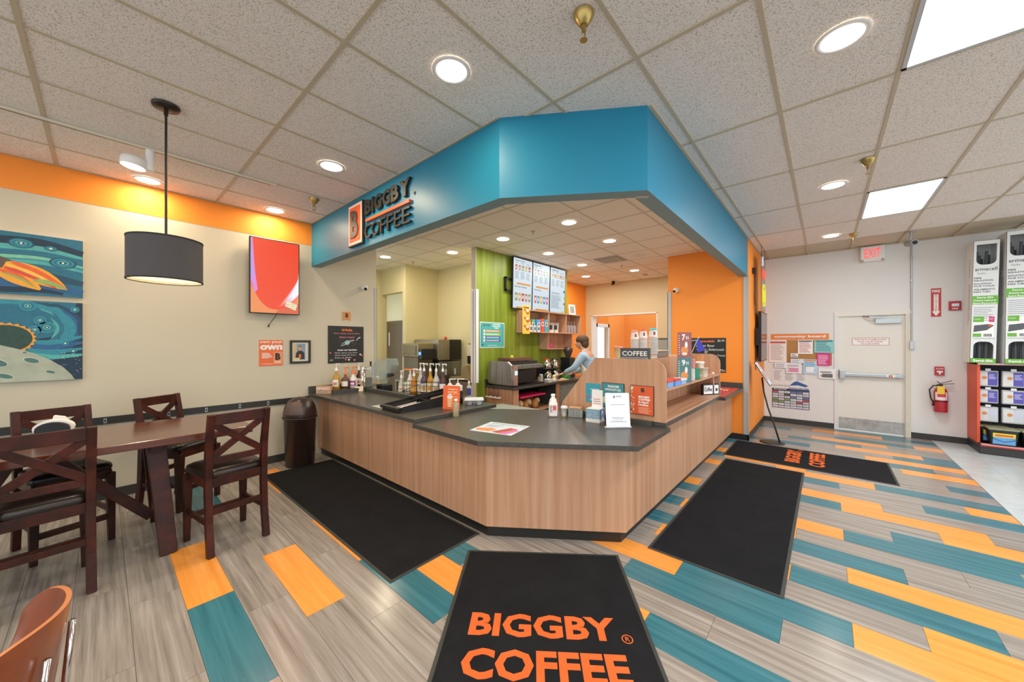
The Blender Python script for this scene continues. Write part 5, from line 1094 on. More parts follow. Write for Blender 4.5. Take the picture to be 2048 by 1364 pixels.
# cubby shelf
cu = thing('cubby_shelf', 'wooden three-compartment cubby shelf under the menu screens', 'shelf', (5.25, 4.2, 1.83))
for nm, a in (('side_panel', (0, .018, 0, .288, 0, .43)), ('side_panel', (1.92, 1.94, 0, .288, 0, .43)), ('divider', (.69, .708, .01, .288, .018, .412)), ('divider', (1.34, 1.358, .01, .288, .018, .412)), ('bottom_board', (.018, 1.92, 0, .288, 0, .018)), ('top_board', (.018, 1.92, 0, .288, .412, .43)), ('back_board', (.018, 1.92, .275, .288, .018, .412))): b = MB(); b.box(*a, LAMWOOD if a[1]-a[0] < .1 else LAMWOODL); b.build(nm, cu)
cu2 = thing('cubby_shelf', 'small wooden cubby hanging below the larger shelf', 'shelf', (5.98, 4.25, 1.5))
for nm, a in (('side_panel', (0, .018, 0, .238, 0, .33)), ('side_panel', (.9, .918, 0, .238, 0, .33)), ('bottom_board', (.018, .9, 0, .238, 0, .018)), ('back_board', (.018, .9, .225, .238, .018, .33))): b = MB(); b.box(*a, LAMWOOD); b.build(nm, cu2)
for i, (c_, h, lab) in enumerate((('#c8564a', .24, 'red product box in the first cubby'), ('#5ab080', .24, 'green product box in the first cubby'), ('#5a9ac8', .24, 'blue product box beside the green one in the cubby'), ('#e0583a', .26, 'orange-red product box in the first cubby'), ('#4aa8c0', .25, 'turquoise product box rightmost in the first cubby'))):
    t = thing('product_box', lab, 'box', (5.36+.125*i, 4.3 if i < 2 else 4.26, 1.848)); q = MB(); q.box(-.052, .052, -.05, .06, 0, h, mat(c_, .5, var=.08)); q.build('box', t); q = MB(frame((-.052, -.0503, 0), (1, 0, 0), (0, 0, 1))); q.rect(.015, h*.45, .09, h*.75, PAPER); q.rect(.03, h*.5, .075, h*.7, mat('#8a3a30', .5), .0003); q.build('print', t)
for i in range(3):
    t = thing('product_jar', ('left', 'middle', 'right')[i]+' small white labelled carton at the front of the first cubby', 'carton', (5.36+.12*i, 4.225, 1.848)); q = MB(); q.box(-.04, .04, -.02, .02, 0, .12, mat('#d8dcd8', .5)); q.build('carton', t); q = MB(frame((-.04, -.0203, 0), (1, 0, 0), (0, 0, 1))); q.rect(.015, .03, .065, .09, mat('#4a6a58', .5)); q.build('print', t)
for i, x in enumerate((6.13, 6.3)):
    t = thing('mug', ('left' if i == 0 else 'right')+' white branded tumbler in the second cubby', 'mug', (x, 4.29, 1.848)); q = MB(); q.lathe([(.055, 0), (.075, .2), (.078, .2)], WHT, 20); q.build('tumbler', t); q = MB(); curve_print(q, .068, .06, .15, TOCAM-.6, TOCAM+.3, INK, 6, 1.06); q.build('logo', t)
for i in range(4):
    t = thing('clear_tumbler', ('first', 'second', 'third', 'fourth')[i]+' clear straw tumbler from the left in the third cubby', 'cup', (6.68+.12*i, 4.29, 1.848)); q = MB(); q.lathe([(.04, 0), (.052, .17)], mat('#d8c8c4', .15, trans=.5), 16); q.build('tumbler', t); q = MB(); q.cyl((0, 0, .17), (0, 0, .26), .004, WHITE, n=6); q.build('straw', t)
tv2 = thing('photo_frame', 'white framed picture leaning on top of the cubby shelf', 'picture frame', (7.03, 4.33, 2.262), -.35); b = MB(Matrix.Rotation(-.15, 4, 'X')); b.box(-.09, .09, -.012, 0, 0, .24, WHITE); b.build('frame', tv2); b = MB(Matrix.Rotation(-.15, 4, 'X') @ frame((-.09, -.0123, 0), (1, 0, 0), (0, 0, 1))); b.rect(.03, .04, .15, .2, mat('#8a8a88', .6, var=.5, scale=50)); b.build('photograph', tv2)
def d_yel(q, W, H):
    q.rect(.02, H-.06, W-.02, H-.03, mat('#8a6a20', .5), .0004)
    for i in range(3): q.disc(W*.68, H*(.78-.28*i), W*.26, mat('#b86a30', .5, var=.3), .0004, .06); q.disc(W*.68, H*(.82-.28*i), W*.2, mat('#e8d0b0', .5), .0006, .03); q.disc(W*.3, H*(.83-.28*i), W*.12, mat('#c84a30', .5), .0005)
sheet('hanging_poster', 'tall yellow drinks poster hanging at the left end of the cubby shelf', 'poster', frame((5.06, 4.17, 1.80), (1, -.05, 0), (0, 0, 1)), .2, .53, mat('#ecc24e', .5, var=.05), d_yel)
bx2 = thing('pink_box', 'small magenta box in the lower cubby', 'box', (6.07, 4.3, 1.518)); b = MB(); b.box(-.05, .05, -.05, .05, 0, .11, mat('#c83a6a', .5)); b.build('box', bx2)
def d_green(q, W, H):
    q.text('B', W*.14, H*.83, W*.19, H*.92, mat('#7a2a22', .5), .0004, .05); q.text('BIGGBY', W*.21, H*.875, W*.4, H*.915, INK, .0004, .04); q.text('COFFEE', W*.21, H*.83, W*.4, H*.865, INK, .0004)
    for i, (t_, a, c_) in enumerate((('CUSTOMER', .5, .82), ('FRANCHISE', .5, .82), ('FREE!', .58, .75))): q.text(t_, W*a, H*(.895-.07*i), W*c_, H*(.945-.07*i), PAPER, .0004, .03)
    for i, c_ in enumerate(('#e08a3a', '#a8c83a', '#4a5ab0', '#6a3a90')):
        y = H*(.62-.125*i); q.rect(W*.2, y, W*.83, y+H*.075, mat(c_, .5), .0004); q.rect(W*.25, y+H*.025, W*.76, y+H*.05, PAPER, .0006); q.disc(W*.17, y+H*.037, W*.035, PAPER, .0006)
    for i in range(9): q.rect(W*.05, H*(.1+.09*i), W*.07, H*(.15+.09*i), mat('#3a4a90', .5), .0005); q.rect(W*.93, H*(.1+.09*i), W*.95, H*(.15+.09*i), mat('#3a4a90', .5), .0005)
    q.disc(W*.11, H*.12, W*.03, mat('#3a5a80', .5), .0004); q.lines(W*.3, H*.12, W*.8, 2, .012, mat('#b8dcd8', .5), .0004)
gs = sheet('wall_poster', 'turquoise bordered B Biggby information poster on the green wall', 'poster', facing_my(4.285, 4.484, 1.545), .625, .455, mat('#e4e8e4', .5), lambda q, W, H: (q.rect(.012, .012, W-.012, H-.012, mat('#4fb0a8', .5), .0002), d_green(q, W, H)))
# air vent in the bar ceiling
vn = thing('air_vent', 'square metal air vent in the bar ceiling', 'vent', (6.6, 3.2, ZK))
b = MB(); b.box(-.25, .25, -.25, .25, -.002, 0, mat('#9a968c', .5)); b.build('frame', vn)
for i in range(6):
    q = MB(); q.box(-.2, .2, -.2+.072*i, -.175+.072*i, -.014, -.002, mat('#c8c4ba', .4)); q.build('slat', vn)
dome_cam('black round camera hanging from the bar ceiling at the beige wall', (8.95, 4.25, ZK), frame((0, 0, 0), (1, 0, 0), (0, -1, 0)), True)
sm = thing('smoke_detector', 'small round detector in the bar ceiling near the beige wall', 'detector', (8.567, 3.26, ZK)); b = MB(); b.lathe([(.06, 0), (.06, -.02), (.03, -.035), (0, -.036)], mat('#b8b4aa', .5), 18, cap=False); b.build('case', sm)
# ---- back room
im = thing('ice_machine', 'steel ice machine with dark louvred side in the alcove', 'ice machine', (4.4, 5.79, 0))
b = MB(); b.box(0, .58, 0, .82, 1.28, 1.7, STEEL); b.build('head', im, .006); b = MB(); b.box(-.012, 0, .02, .8, 1.32, 1.66, mat('#b5a888', .3, .6)); b.build('front_panel', im); b = MB(); b.box(.03, .27, -.008, 0, 1.3, 1.69, mat('#9b927a', .35, .5)); b.build('side_panel', im)
for i in range(14):
    q = MB(); q.box(.29, .57, -.014, 0, 1.31+.027*i, 1.325+.027*i, mat('#3a372e', .4)); q.build('louvre', im)
b = MB(); b.box(.28, .58, -.004, 0, 1.29, 1.7, mat('#25231d', .5)); b.build('louvre_back', im)
b = MB(); b.box(.02, .58, .02, .82, 0, 1.26, STEEL); b.build('bin', im, .006); b = MB(); b.box(.18, .2, -.006, .02, .98, 1.1, WHITE); b.box(.42, .44, -.006, .02, .98, 1.1, WHITE); b.build('bin_clips', im)
b = MB(facing_mx(-.0125, .14, 1.54)); b.disc(.03, .03, .035, mat('#3a3a70', .5), 0, .028); b.disc(.03, .03, .012, WHITE, .0003); b.build('badge', im)
dp = thing('drink_dispenser', 'steel drink dispenser with blue lit button before the ice machine', 'dispenser', (3.95, 5.83, .9), 0)
b = MB(); b.box(0, .36, 0, .56, .46, .72, mat('#8f825f', .4, .5)); b.box(.02, .36, .03, .53, 0, .46, mat('#6b624a', .4, .4)); b.build('case', dp, .01); b = MB()
for i in range(3): b.ball((-.004, .12+.16*i, .52), .014, BLACK, 8)
b.build('buttons', dp); b = MB(); b.box(-.012, 0, .06, .5, .49, .68, mat('#7d7050', .4, .4)); b.build('face', dp); b = MB(); b.box(.02, .36, -.09, 0, .42, .62, BLACK); b.build('side_unit', dp, .01); b = MB(); b.box(.0, .018, -.07, -.02, .5, .56, emit('#6aa8ff', 1.5)); b.build('blue_button', dp)
dpt = thing('back_bench', 'steel bench under the drink dispenser in the back room', 'bench', (4.1, 6.05, 0)); b = MB(); b.box(-.2, .25, -.3, .5, .86, .9, STEEL); b.build('top', dpt); b = MB(); [b.box(x, x+.04, y, y+.04, 0, .86, STEEL) for x in (-.2, .2) for y in (-.3, .46)]; b.build('legs', dpt)
rb = thing('red_knob', 'small red cap lying on top of the ice machine', 'cap', (4.62, 5.85, 1.7)); b = MB(); b.ball((0, 0, .03), .035, mat('#d84a38', .4), 12); b.build('cap', rb)
pd = thing('towel_dispenser', 'black and white paper towel dispenser beside the ice machine', 'dispenser', (5.02, 5.28, 1.2)); b = MB(); b.box(-.2, 0, -.14, .16, .0, .42, BLACK); b.build('case', pd, .05, 4); b = MB(); b.box(-.21, -.19, -.11, .13, .17, .4, mat('#d8d0b8', .4)); b.build('cover', pd, .03, 3)
bkt = thing('white_bucket', 'white bucket on the shelf below the towel dispenser', 'bucket', (4.9, 5.42, .97)); b = MB(); b.lathe([(.08, 0), (.095, .2), (.1, .21)], mat('#dcdad0', .4), 18); b.build('bucket', bkt); b = MB(); curve_print(b, .09, .08, .11, TOCAM-.4, TOCAM+.4, mat('#3a4a80', .5), 6, 1.03); b.build('logo', bkt)
ub = thing('utility_cart', 'steel utility cart with sloped tan bin in the alcove', 'cart', (4.7, 5.25, 0)); b = MB(); b.box(-.2, .3, -.25, .3, .93, .97, mat('#9a8a62', .4, .3)); b.box(-.2, .3, -.25, .3, .0, .9, mat('#6b5a3c', .6)); b.build('cart', ub); b = MB(frame((-.1, -.2, .97), (0, 1, 0), (0, 0, 1))); b.prism([(0, 0), (.28, 0), (.2, .2), (.12, .23)], -.02, .2, mat('#8f7a4c', .4)); b.build('sloped_bin', ub)
# ================================================================== EXIT WALL AND RIGHT SIDE
RED = mat('#b5303a', .45, var=.04); REDS = mat('#c23a3a', .5, var=.02)
ex = thing('exit_sign', 'lit red EXIT sign above the cream door', 'sign', (9.17, -.63, 3.1))
b = MB(); b.box(-.09, 0, -.155, .155, 0, .27, WHITE); b.build('case', ex, .015, 3); b = MB(facing_mx(-.0905, .155, 0)); b.text('EXIT', .05, .06, .26, .225, emit('#ff4a4a', 1.6), 0, .02); b.build('lettering', ex)
b = MB(); [b.cyl((-.07, y, .03), (-.1, y, .0), .02, mat('#b8b4ac', .4)) for y in (-.13, .13)]; b.build('lamp_heads', ex)
cdt = thing('wall_conduit', 'grey metal conduit running down the wall to a switch by the exit door', 'conduit', (9.16, -1.11, 1.6)); b = MB(); b.cyl((0, 0, .05), (0, 0, 1.75), .012, ALU, n=10); b.build('pipe', cdt); b = MB(); b.box(-.035, .01, -.025, .025, -.08, .06, ALU); b.build('switch_box', cdt, .004)
b = MB(); [b.box(-.018, .01, -.02, .02, z, z+.02, ALU) for z in (.55, 1.1, 1.5)]; b.build('clips', cdt)
bc_ = thing('security_camera', 'grey bullet security camera hanging from the ceiling before the exit wall', 'camera', (8.3, -1.0, ZC)); b = MB(); b.lathe([(.06, 0), (.06, -.012)], ALU, 18); b.cyl((0, 0, -.01), (0, 0, -.14), .013, ALU); b.build('mount', bc_); b = MB(); b.cyl((.08, .03, -.17), (-.08, -.03, -.19), .045, mat('#8f9496', .4), n=18); b.build('camera_body', bc_); b = MB(); b.cyl((-.08, -.03, -.19), (-.083, -.031, -.19), .032, BLACK, n=16); b.build('lens', bc_)
fs_ = thing('wall_sign', 'red FIRE EXTINGUISHER arrow sign above the extinguisher', 'sign', (9.17, -1.387, 2.07)); b = MB(facing_mx(0, .056, 0)); b.rect(0, 0, .112, .475, REDS, .004); b.rect(.008, .39, .104, .465, REDS, .0045); b.text('FIRE', .012, .405, .1, .45, PAPER, .005, .03)
b.poly([(.03, .375), (.082, .375), (.082, .09), (.102, .09), (.056, .012), (.01, .09), (.03, .09)], PAPER, .005)
for i, ch in enumerate('EXTINGUISHER'): b.text(ch, .045 if ch != 'I' else .053, .352-.0235*i, .067 if ch != 'I' else .059, .369-.0235*i, REDS, .0055, .03)
b.box(0, .112, 0, .475, 0, .0038, REDS); b.build('plate', fs_)
sb = thing('fire_strobe', 'red fire alarm strobe on the wall left of the tall boxes', 'alarm', (9.17, -1.585, 2.165)); b = MB(); b.box(-.04, 0, -.065, .065, 0, .15, RED); b.build('case', sb, .008); b = MB(); b.box(-.055, -.04, -.04, .04, .06, .11, mat('#e0e0e4', .2)); b.build('flash_lens', sb, .006); b = MB(facing_mx(-.0405, .03, .015)); b.text('FIRE', 0, 0, .06, .025, PAPER, 0, .02); b.build('lettering', sb)
ps = thing('pull_station', 'red fire alarm pull station above the extinguisher', 'alarm', (9.17, -1.42, 1.095)); b = MB(); b.box(-.045, 0, -.052, .052, 0, .145, RED); b.build('case', ps, .006); b = MB(); b.box(-.06, -.045, -.032, .032, .05, .075, WHITE); b.box(-.055, -.045, -.01, .01, .02, .05, WHITE); b.build('handle', ps); b = MB(facing_mx(-.0455, .04, .1)); b.text('PULL DOWN', 0, 0, .08, .022, PAPER, 0, .01); b.build('lettering', ps)
fe = thing('fire_extinguisher', 'red fire extinguisher with yellow tag hanging right of the door', 'extinguisher', (9.06, -1.42, .5))
b = MB(); b.lathe([(.07, 0), (.076, .012), (.076, .33), (.06, .38), (.025, .41), (.02, .42)], RED, 26); b.build('cylinder', fe); b = MB(); curve_print(b, .076, .2, .33, PI-1.0, PI+1.0, mat('#e8e0e0', .5)); curve_print(b, .076, .25, .32, PI-.6, PI+.6, mat('#c84048', .5), 8, 1.02); b.build('paper_label', fe)
b = MB(); b.box(-.02, .02, -.02, .02, .42, .46, BLACK); b.beam([(0, 0, .455), (-.02, -.14, .475)], .02, .008, BLACK, (1, 0, 0)); b.beam([(0, 0, .47), (.0, -.12, .52)], .02, .008, BLACK, (1, 0, 0)); b.beam([(0, .0, .46), (0, .04, .5)], .02, .01, BLACK, (1, 0, 0)); b.build('valve', fe)
b = MB(); b.tube([(-.01, .02, .43), (-.02, .08, .43), (-.02, .125, .36), (-.02, .11, .22), (-.02, .085, .16)], .009, BLACK, 8); b.tube([(-.02, .085, .16), (-.02, .085, .1)], [.009, .014], BLACK, 8); b.build('hose', fe); b = MB(); b.lathe([(.078, .17), (.078, .185)], BLACK, 26, cap=False); b.build('strap', fe)
b = MB(); b.box(-.085, -.083, -.03, .05, .3, .43, mat('#e8c23a', .5)); b.build('inspection_tag', fe); b = MB(); b.box(.076, .11, -.03, .03, .3, .45, ALU); b.build('wall_bracket', fe)
# community board
def wallsheet(name, label, cat, r, bg, draw, off, th=.002): return sheet(name, label, cat, facing_mx(9.168-off, r[0], r[1]), r[0]-r[2], r[3]-r[1], bg, draw, th)
hb = wallsheet('header_strip', 'orange community board header strip on the exit wall', 'sign', (.862, 1.70, -.048, 1.815), mat('#e8863a', .5, var=.02), lambda q, W, H: q.text('community board', .06, .025, W-.05, H-.028, PAPER, .0005, .04), .0, .004)
CORK = mat('#b5834f', .9, var=.2, scale=120)
wallsheet('cork_board', 'tan cork board under the community board header', 'board', (.601, 1.2, -.089, 1.692), CORK, lambda q, W, H: None, 0, .006)
def d_txt(c, n=10, head=None, pic=None):
    def d(q, W, H):
        if head: q.rect(W*.06, H*.87, W*.94, H*.96, head, .0003)
        q.lines(W*.1, H*.84, W*.9, n, H*.75/n, c, .0003)
        if pic: q.rect(W*.2, H*.12, W*.8, H*.5, pic, .0006)
    return d
flyers = [('tall white notice with small red print at the left of the cork board', (.889, 1.234, .598, 1.68), '#efe8e2', d_txt(mat('#b89a94', .6), 14, mat('#c85a50', .6))),
 ('white concert notice with red lines in the middle of the cork board', (.419, 1.414, .189, 1.688), '#f2f0ee', d_txt(mat('#c87a74', .6), 8, mat('#5a5a60', .6))),
 ('aqua flyer at the upper right of the cork board', (.169, 1.443, -.116, 1.687), '#8fd0cc', d_txt(mat('#4a7a8a', .6), 6, mat('#3a6a7a', .6))),
 ('magenta flyer below the aqua one', (.131, 1.194, -.065, 1.438), '#cf3a80', d_txt(mat('#f0c0d8', .6), 8)),
 ('white sheet with a pink square pinned below the cork board', (.609, 1.018, .358, 1.233), '#e8e6ea', d_txt(mat('#a8a8b0', .6), 3, None, mat('#d890a8', .6))),
 ('pale blue flyer with an orange autumn picture', (.335, 1.021, .131, 1.31), '#b8d4ea', d_txt(mat('#6a9ac0', .6), 6, mat('#e09050', .6), mat('#f0f0f0', .6))),
 ('black and white picture sheet at the lower right beside the door frame', (.104, .945, -.15, 1.137), '#eceaea', d_txt(mat('#9a9a9a', .6), 2, None, mat('#6a6a6a', .6, var=.6, scale=60))),
 ('small white notice at the lower left of the cork board', (.795, 1.121, .601, 1.227), '#ecebea', d_txt(mat('#8a9ab0', .6), 4)),
 ('long pale card between the pink square sheet and the cork', (.533, 1.227, .335, 1.314), '#dfe4ea', d_txt(mat('#9ab0c8', .6), 3)),
 ('tiny white star-shaped card on the bare cork', (.533, 1.342, .413, 1.423), '#f0f0f0', d_txt(mat('#5a5a5a', .6), 2))]
for i, (lab, r, c_, d) in enumerate(flyers): wallsheet('pinned_flyer', lab, 'flyer', r, mat(c_, .6, var=.02), d, .010+.0025*i)
def d_sched(q, W, H):
    q.rect(0, 0, W, H*.5, mat('#3a4a66', .5), .0003)
    for i in range(6):
        for j in range(7):
            c_ = random.choice(['#e8e8e8', '#d8dce0', '#f0f0f0', '#e0d8d0', '#6a7a9a', '#c8a040', '#b84a40', '#8a9a5a', '#4a4040'] if j not in (0, 1) else ['#e8e8e8', '#f0f0f0', '#dadada'])
            q.rect(W*(.02+.163*i), H*(.015+.062*j), W*(.165+.163*i), H*(.06+.062*j), mat(c_, .5), .0006); q.rect(W*(.04+.163*i), H*(.033+.062*j), W*(.13+.163*i), H*(.043+.062*j), mat('#6a7080', .5), .0008)
    q.rect(W*.0, H*.455, W*.5, H*.5, mat('#26304a', .5), .0008); q.text('SPONSORS', W*.05, H*.465, W*.4, H*.49, PAPER, .001, .02); q.text('ANNUAL 2024 2025', W*.45, H*.5, W*.98, H*.54, mat('#4a6a9a', .5), .0006, .04); q.text('HAMMERHEADS', W*.02, H*.55, W*.5, H*.59, mat('#5a6a80', .5), .0006)
    q.poly([(W*.48, H*.58), (W*.6, H*.68), (W*.68, H*.7), (W*.8, H*.66), (W*.97, H*.6), (W*.9, H*.56), (W*.7, H*.6), (W*.6, H*.59)], mat('#2f5a9a', .5), .0006)
    for c_ in range(3): q.lines(W*(.05+.31*c_), H*.96, W*(.28+.31*c_), 12, H*.021, mat('#9a9aa2', .5), .0005)
wallsheet('wall_poster', 'large sports schedule poster with blue shark and sponsor grid', 'poster', (.838, .303, .24, 1.102), mat('#e2e0de', .6, var=.02), d_sched, .003)
# ---- screen, neon sign, floor stand at the orange wall
t2 = thing('wall_screen', 'black wall screen seen edge-on at the orange wall', 'screen', (8.3, .98, 1.29)); b = MB(); b.box(-.42, .42, -.1, -.055, 0, .92, BLACK); b.build('case', t2, .004); b = MB(frame((-.4, -.1003, .02), (1, 0, 0), (0, 0, 1))); b.rect(0, 0, .8, .88, mat('#3a3e42', .12)); b.build('display', t2); b = MB(); b.box(-.2, .1, -.055, 0, .25, .65, BLACKM); b.build('bracket', t2)
b = MB(); b.box(-.5, -.44, -.07, -.02, .3, .62, BLACKM); b.tube([(-.47, -.03, .3), (-.47, -.02, .0), (-.46, -.02, -.15)], .006, BLACK, 6); b.build('media_box', t2)
ne = thing('neon_sign', 'hanging lit open sign in red and yellow beside the orange wall', 'sign', (7.95, .86, 2.22))
b = MB(); b.box(-.24, .28, -.004, .004, 0, 1.0, mat('#9aa4aa', .1, trans=.85, var=0)); b.build('clear_panel', ne)
b = MB(); b.tube([(-.2, 0, 1.0), (-.2, 0, 1.149)], .003, BLACK, 5); b.tube([(.24, 0, 1.0), (.24, 0, 1.149)], .003, BLACK, 5); b.build('hanging_wires', ne)
b = MB(frame((-.22, -.008, 0), (1, 0, 0), (0, 0, 1))); b.text('HOT', .04, .58, .44, .74, emit('#ff5a48', 1.0), 0, .0, .008); b.build('red_tubes', ne)
b = MB(frame((-.22, -.014, 0), (1, 0, 0), (0, 0, 1))); ring = [(.24+.17*math.cos(a), .28+.2*math.sin(a), 0) for a in [2*PI*i/24 for i in range(25)]]; b.tube(ring, .008, emit('#f0e838', .9), 6); b.tube([(.16, .36, 0), (.16, .2, 0), (.24, .16, 0), (.32, .2, 0), (.32, .36, 0), (.16, .36, 0)], .008, emit('#f0e838', .9), 6); b.build('yellow_tubes', ne)
b = MB(frame((-.22, -.008, .8), (1, 0, 0), (0, 0, 1))); b.tube([(.1, 0, 0), (.16, .06, 0), (.1, .12, 0), (.16, .17, 0)], .007, emit('#e8ecff', .9), 6); b.build('white_tube', ne)
wc = thing('speaker_plug', 'black plug and cable on the orange wall behind the lit sign', 'plug', (7.6, .98, 2.86)); b = MB(); b.box(-.04, .04, -.05, 0, 0, .1, BLACK); b.tube([(0, -.03, 0), (.05, -.03, -.25), (-.02, -.03, -.4), (.08, -.03, -.55)], .006, BLACK, 6); b.build('plug', wc)
sd = thing('floor_stand', 'black floor sign stand with curved pole and tilted menu board', 'sign stand', (7.23, .66, 0))
b = MB(); b.lathe([(.17, 0), (.17, .008), (.14, .014), (.0, .015)], mat('#2e2b28', .4), 32, cap=False); b.build('base_disc', sd); b = MB(); b.tube([(.02, -.1, .012), (.04, -.02, .3), (.06, .06, .55), (.09, .12, .8), (.11, .15, 1.05)], .012, mat('#1c1b1a', .4), 8); b.build('pole', sd)
Mp = frame((-.05, .02, .93), (1, .0, 0), (0, .5, .866)); b = MB(Mp); b.box(0, .3, 0, .44, -.01, 0, BLACK); b.build('board', sd); b = MB(Mp); b.rect(.01, .01, .29, .43, mat('#d8dce6', .5), .0004); b.disc(.15, .18, .09, mat('#b88a7a', .5, var=.3), .0007); b.lines(.03, .4, .27, 5, .02, mat('#9aa0c0', .5), .0007); b.build('print', sd)
# ---- sprinklers
BRASS = mat('#b49a5a', .3, .7)
def sprinkler(label, x, y, z, big=True):
    t = thing('sprinkler', label, 'sprinkler', (x, y, z)); k = 1. if big else .5
    q = MB(); q.lathe([(.055*k, 0), (.05*k, -.02*k), (.03*k, -.05*k), (.022*k, -.06*k)], BRASS, 20) if big else q.lathe([(.03, 0), (.028, -.006)], BRASS, 14); q.build('escutcheon', t)
    q = MB(); z0 = -.06 if big else -.004; q.cyl((0, 0, z0), (0, 0, z0-.03*k), .012*k, BRASS); q.tube([(.014*k, 0, z0-.02*k), (.014*k, 0, z0-.06*k), (0, 0, z0-.075*k)], .003, BRASS, 5); q.tube([(-.014*k, 0, z0-.02*k), (-.014*k, 0, z0-.06*k), (0, 0, z0-.075*k)], .003, BRASS, 5); q.lathe([(.02*k, 0), (.02*k, -.003)], BRASS, 12, Matrix.Translation((0, 0, z0-.075*k))); q.build('head', t)
sprinkler('brass sprinkler at the top edge nearest the viewer', 1.671, .96, ZC); sprinkler('brass sprinkler above the panel light on the right', 4.76, -.3, ZC); sprinkler('brass sprinkler near the exit sign', 7.887, -.334, ZC); sprinkler('brass sprinkler left of the soffit logo', 1.681, 4.642, ZC)
for l, x, y in (('small sprinkler in the bar ceiling left of the nearest bar light', 4.165, 3.235), ('small sprinkler in the back room ceiling', 4.143, 6.289), ('small sprinkler in the bar ceiling behind the vent', 7.238, 3.253)): sprinkler(l, x, y, ZK, False)
for l, x, y, rz in (('label sticker under the teal soffit corner', 2.72, 1.06, -.9),):
    t = thing('sticker', l, 'sticker', (x, y, 2.754), rz); q = MB(); q.box(-.05, .05, -.02, .02, -.001, 0, mat('#b8b8b4', .5)); q.build('sticker', t)

# ================================================================== AISLE SHELF WITH STOCK
gd = thing('aisle_shelf', 'orange-sided store shelf unit with black pegboard at the right edge', 'shelf', (8.9, -1.71, 0))
ORS = mat('#d8542e', .5); PEG = mat('#1c1b1e', .6)
b = MB(); b.box(-.25, .25, -.03, 0, .14, 1.33, ORS)
for i in range(42): b.box(-.215, -.2, -.0, .0006, .18+.0265*i, .19+.0265*i, BLACK)
b.build('side_upright', gd); b = MB(); b.box(.12, .25, -1.4, -.03, .14, 1.33, PEG); b.build('pegboard', gd); b = MB(); b.box(-.36, .25, -1.4, .0, 0, .13, mat('#2d2c2b', .4)); b.build('base_plinth', gd, .01)
b = MB(); b.box(-.375, -.3, -1.4, -.02, .13, .15, mat('#d8a8a4', .4)); b.box(-.38, -.36, -1.4, -.01, .12, .135, mat('#c8322e', .4)); b.build('price_rail', gd); b = MB(); b.box(-.3, .25, -1.4, .0, 1.31, 1.335, mat('#c8a49c', .4)); b.build('top_shelf', gd)
colr = [('#d8d8d4', '#5a52a8'), ('#cfcfcf', '#4a4aa0')]
for r, (z0, z1) in enumerate(((.98, 1.22), (.73, .94), (.45, .68))):
    for c_ in range(3):
        y = -1.83-.23*c_
        lab = f"{('top', 'middle', 'lower')[r]} row hanging pack, {('nearest the orange upright', 'second from the orange upright', 'third from the orange upright')[c_]}"
        t = thing('hanging_pack', lab, 'package', (8.78+.0*r, y, z0), .0, 'blister packs on the pegboard')
        q = MB(); q.box(-.03, .03, -.1, .1, 0, z1-z0, mat('#c9cccf', .12, trans=.25)); q.build('blister', t, .012); H = z1-z0
        q = MB(facing_mx(-.0305, .1, 0)); q.rect(.01, .02, .1, H-.02, mat('#d6d6d2', .4, var=.1)); q.rect(.1, .02, .19, H-.02, mat('#5a52a8' if r < 2 else '#c8ccd0', .4, var=.1), .0002); q.disc(.07, H*.55, .025, mat('#d08a50', .5), .0004); q.lines(.11, H-.05, .18, 4, .02, mat('#c8c4e8', .5), .0005); q.build('print', t)
        q = MB(); q.beam([(.15, 0, H-.01), (-.04, 0, H+.005)], .006, .006, ALU, (0, 1, 0)); q.box(-.045, -.042, -.025, .025, H-.005, H+.03, mat('#e0e0e0', .4)); q.build('peg_hook', t)
for i, (lab, x, y) in enumerate((('black plumbing tub with yellow label, second on the base shelf', 8.64, -1.93), ('black plumbing tub with yellow label at the frame edge', 8.64, -2.22), ('black plumbing tub behind, half hidden by the upright', 8.86, -1.89))):
    t = thing('plastic_tub', lab, 'tub', (x, y, .15)); q = MB()
    q.add([(-.09, -.11, 0), (.09, -.11, 0), (.09, .11, 0), (-.09, .11, 0), (-.105, -.13, .22), (.105, -.13, .22), (.105, .13, .22), (-.105, .13, .22)], [(0, 3, 2, 1), (4, 5, 6, 7), (0, 1, 5, 4), (1, 2, 6, 5), (2, 3, 7, 6), (3, 0, 4, 7)], mat('#1f2022', .35)); q.build('tub_body', t, .01)
    q = MB(); q.box(-.115, .115, -.14, .14, .22, .245, mat('#8f9070', .4)); q.build('lid', t, .006); q = MB(frame((-.0985, .1, .02), (0, -1, 0), (-.07, 0, 1))); q.rect(.0, .0, .2, .1, mat('#6aa8e0', .4), .001); q.rect(0, .1, .2, .16, mat('#e8d23a', .4), .001); q.rect(.02, .115, .18, .14, mat('#d85a3a', .4), .0015); q.build('paper_label', t)
    q = MB(); q.tube([(-.1, -.13, .2), (-.13, -.1, .1), (-.135, 0, .06), (-.13, .1, .1), (-.1, .13, .2)], .004, BLACK, 6); q.build('handle', t)
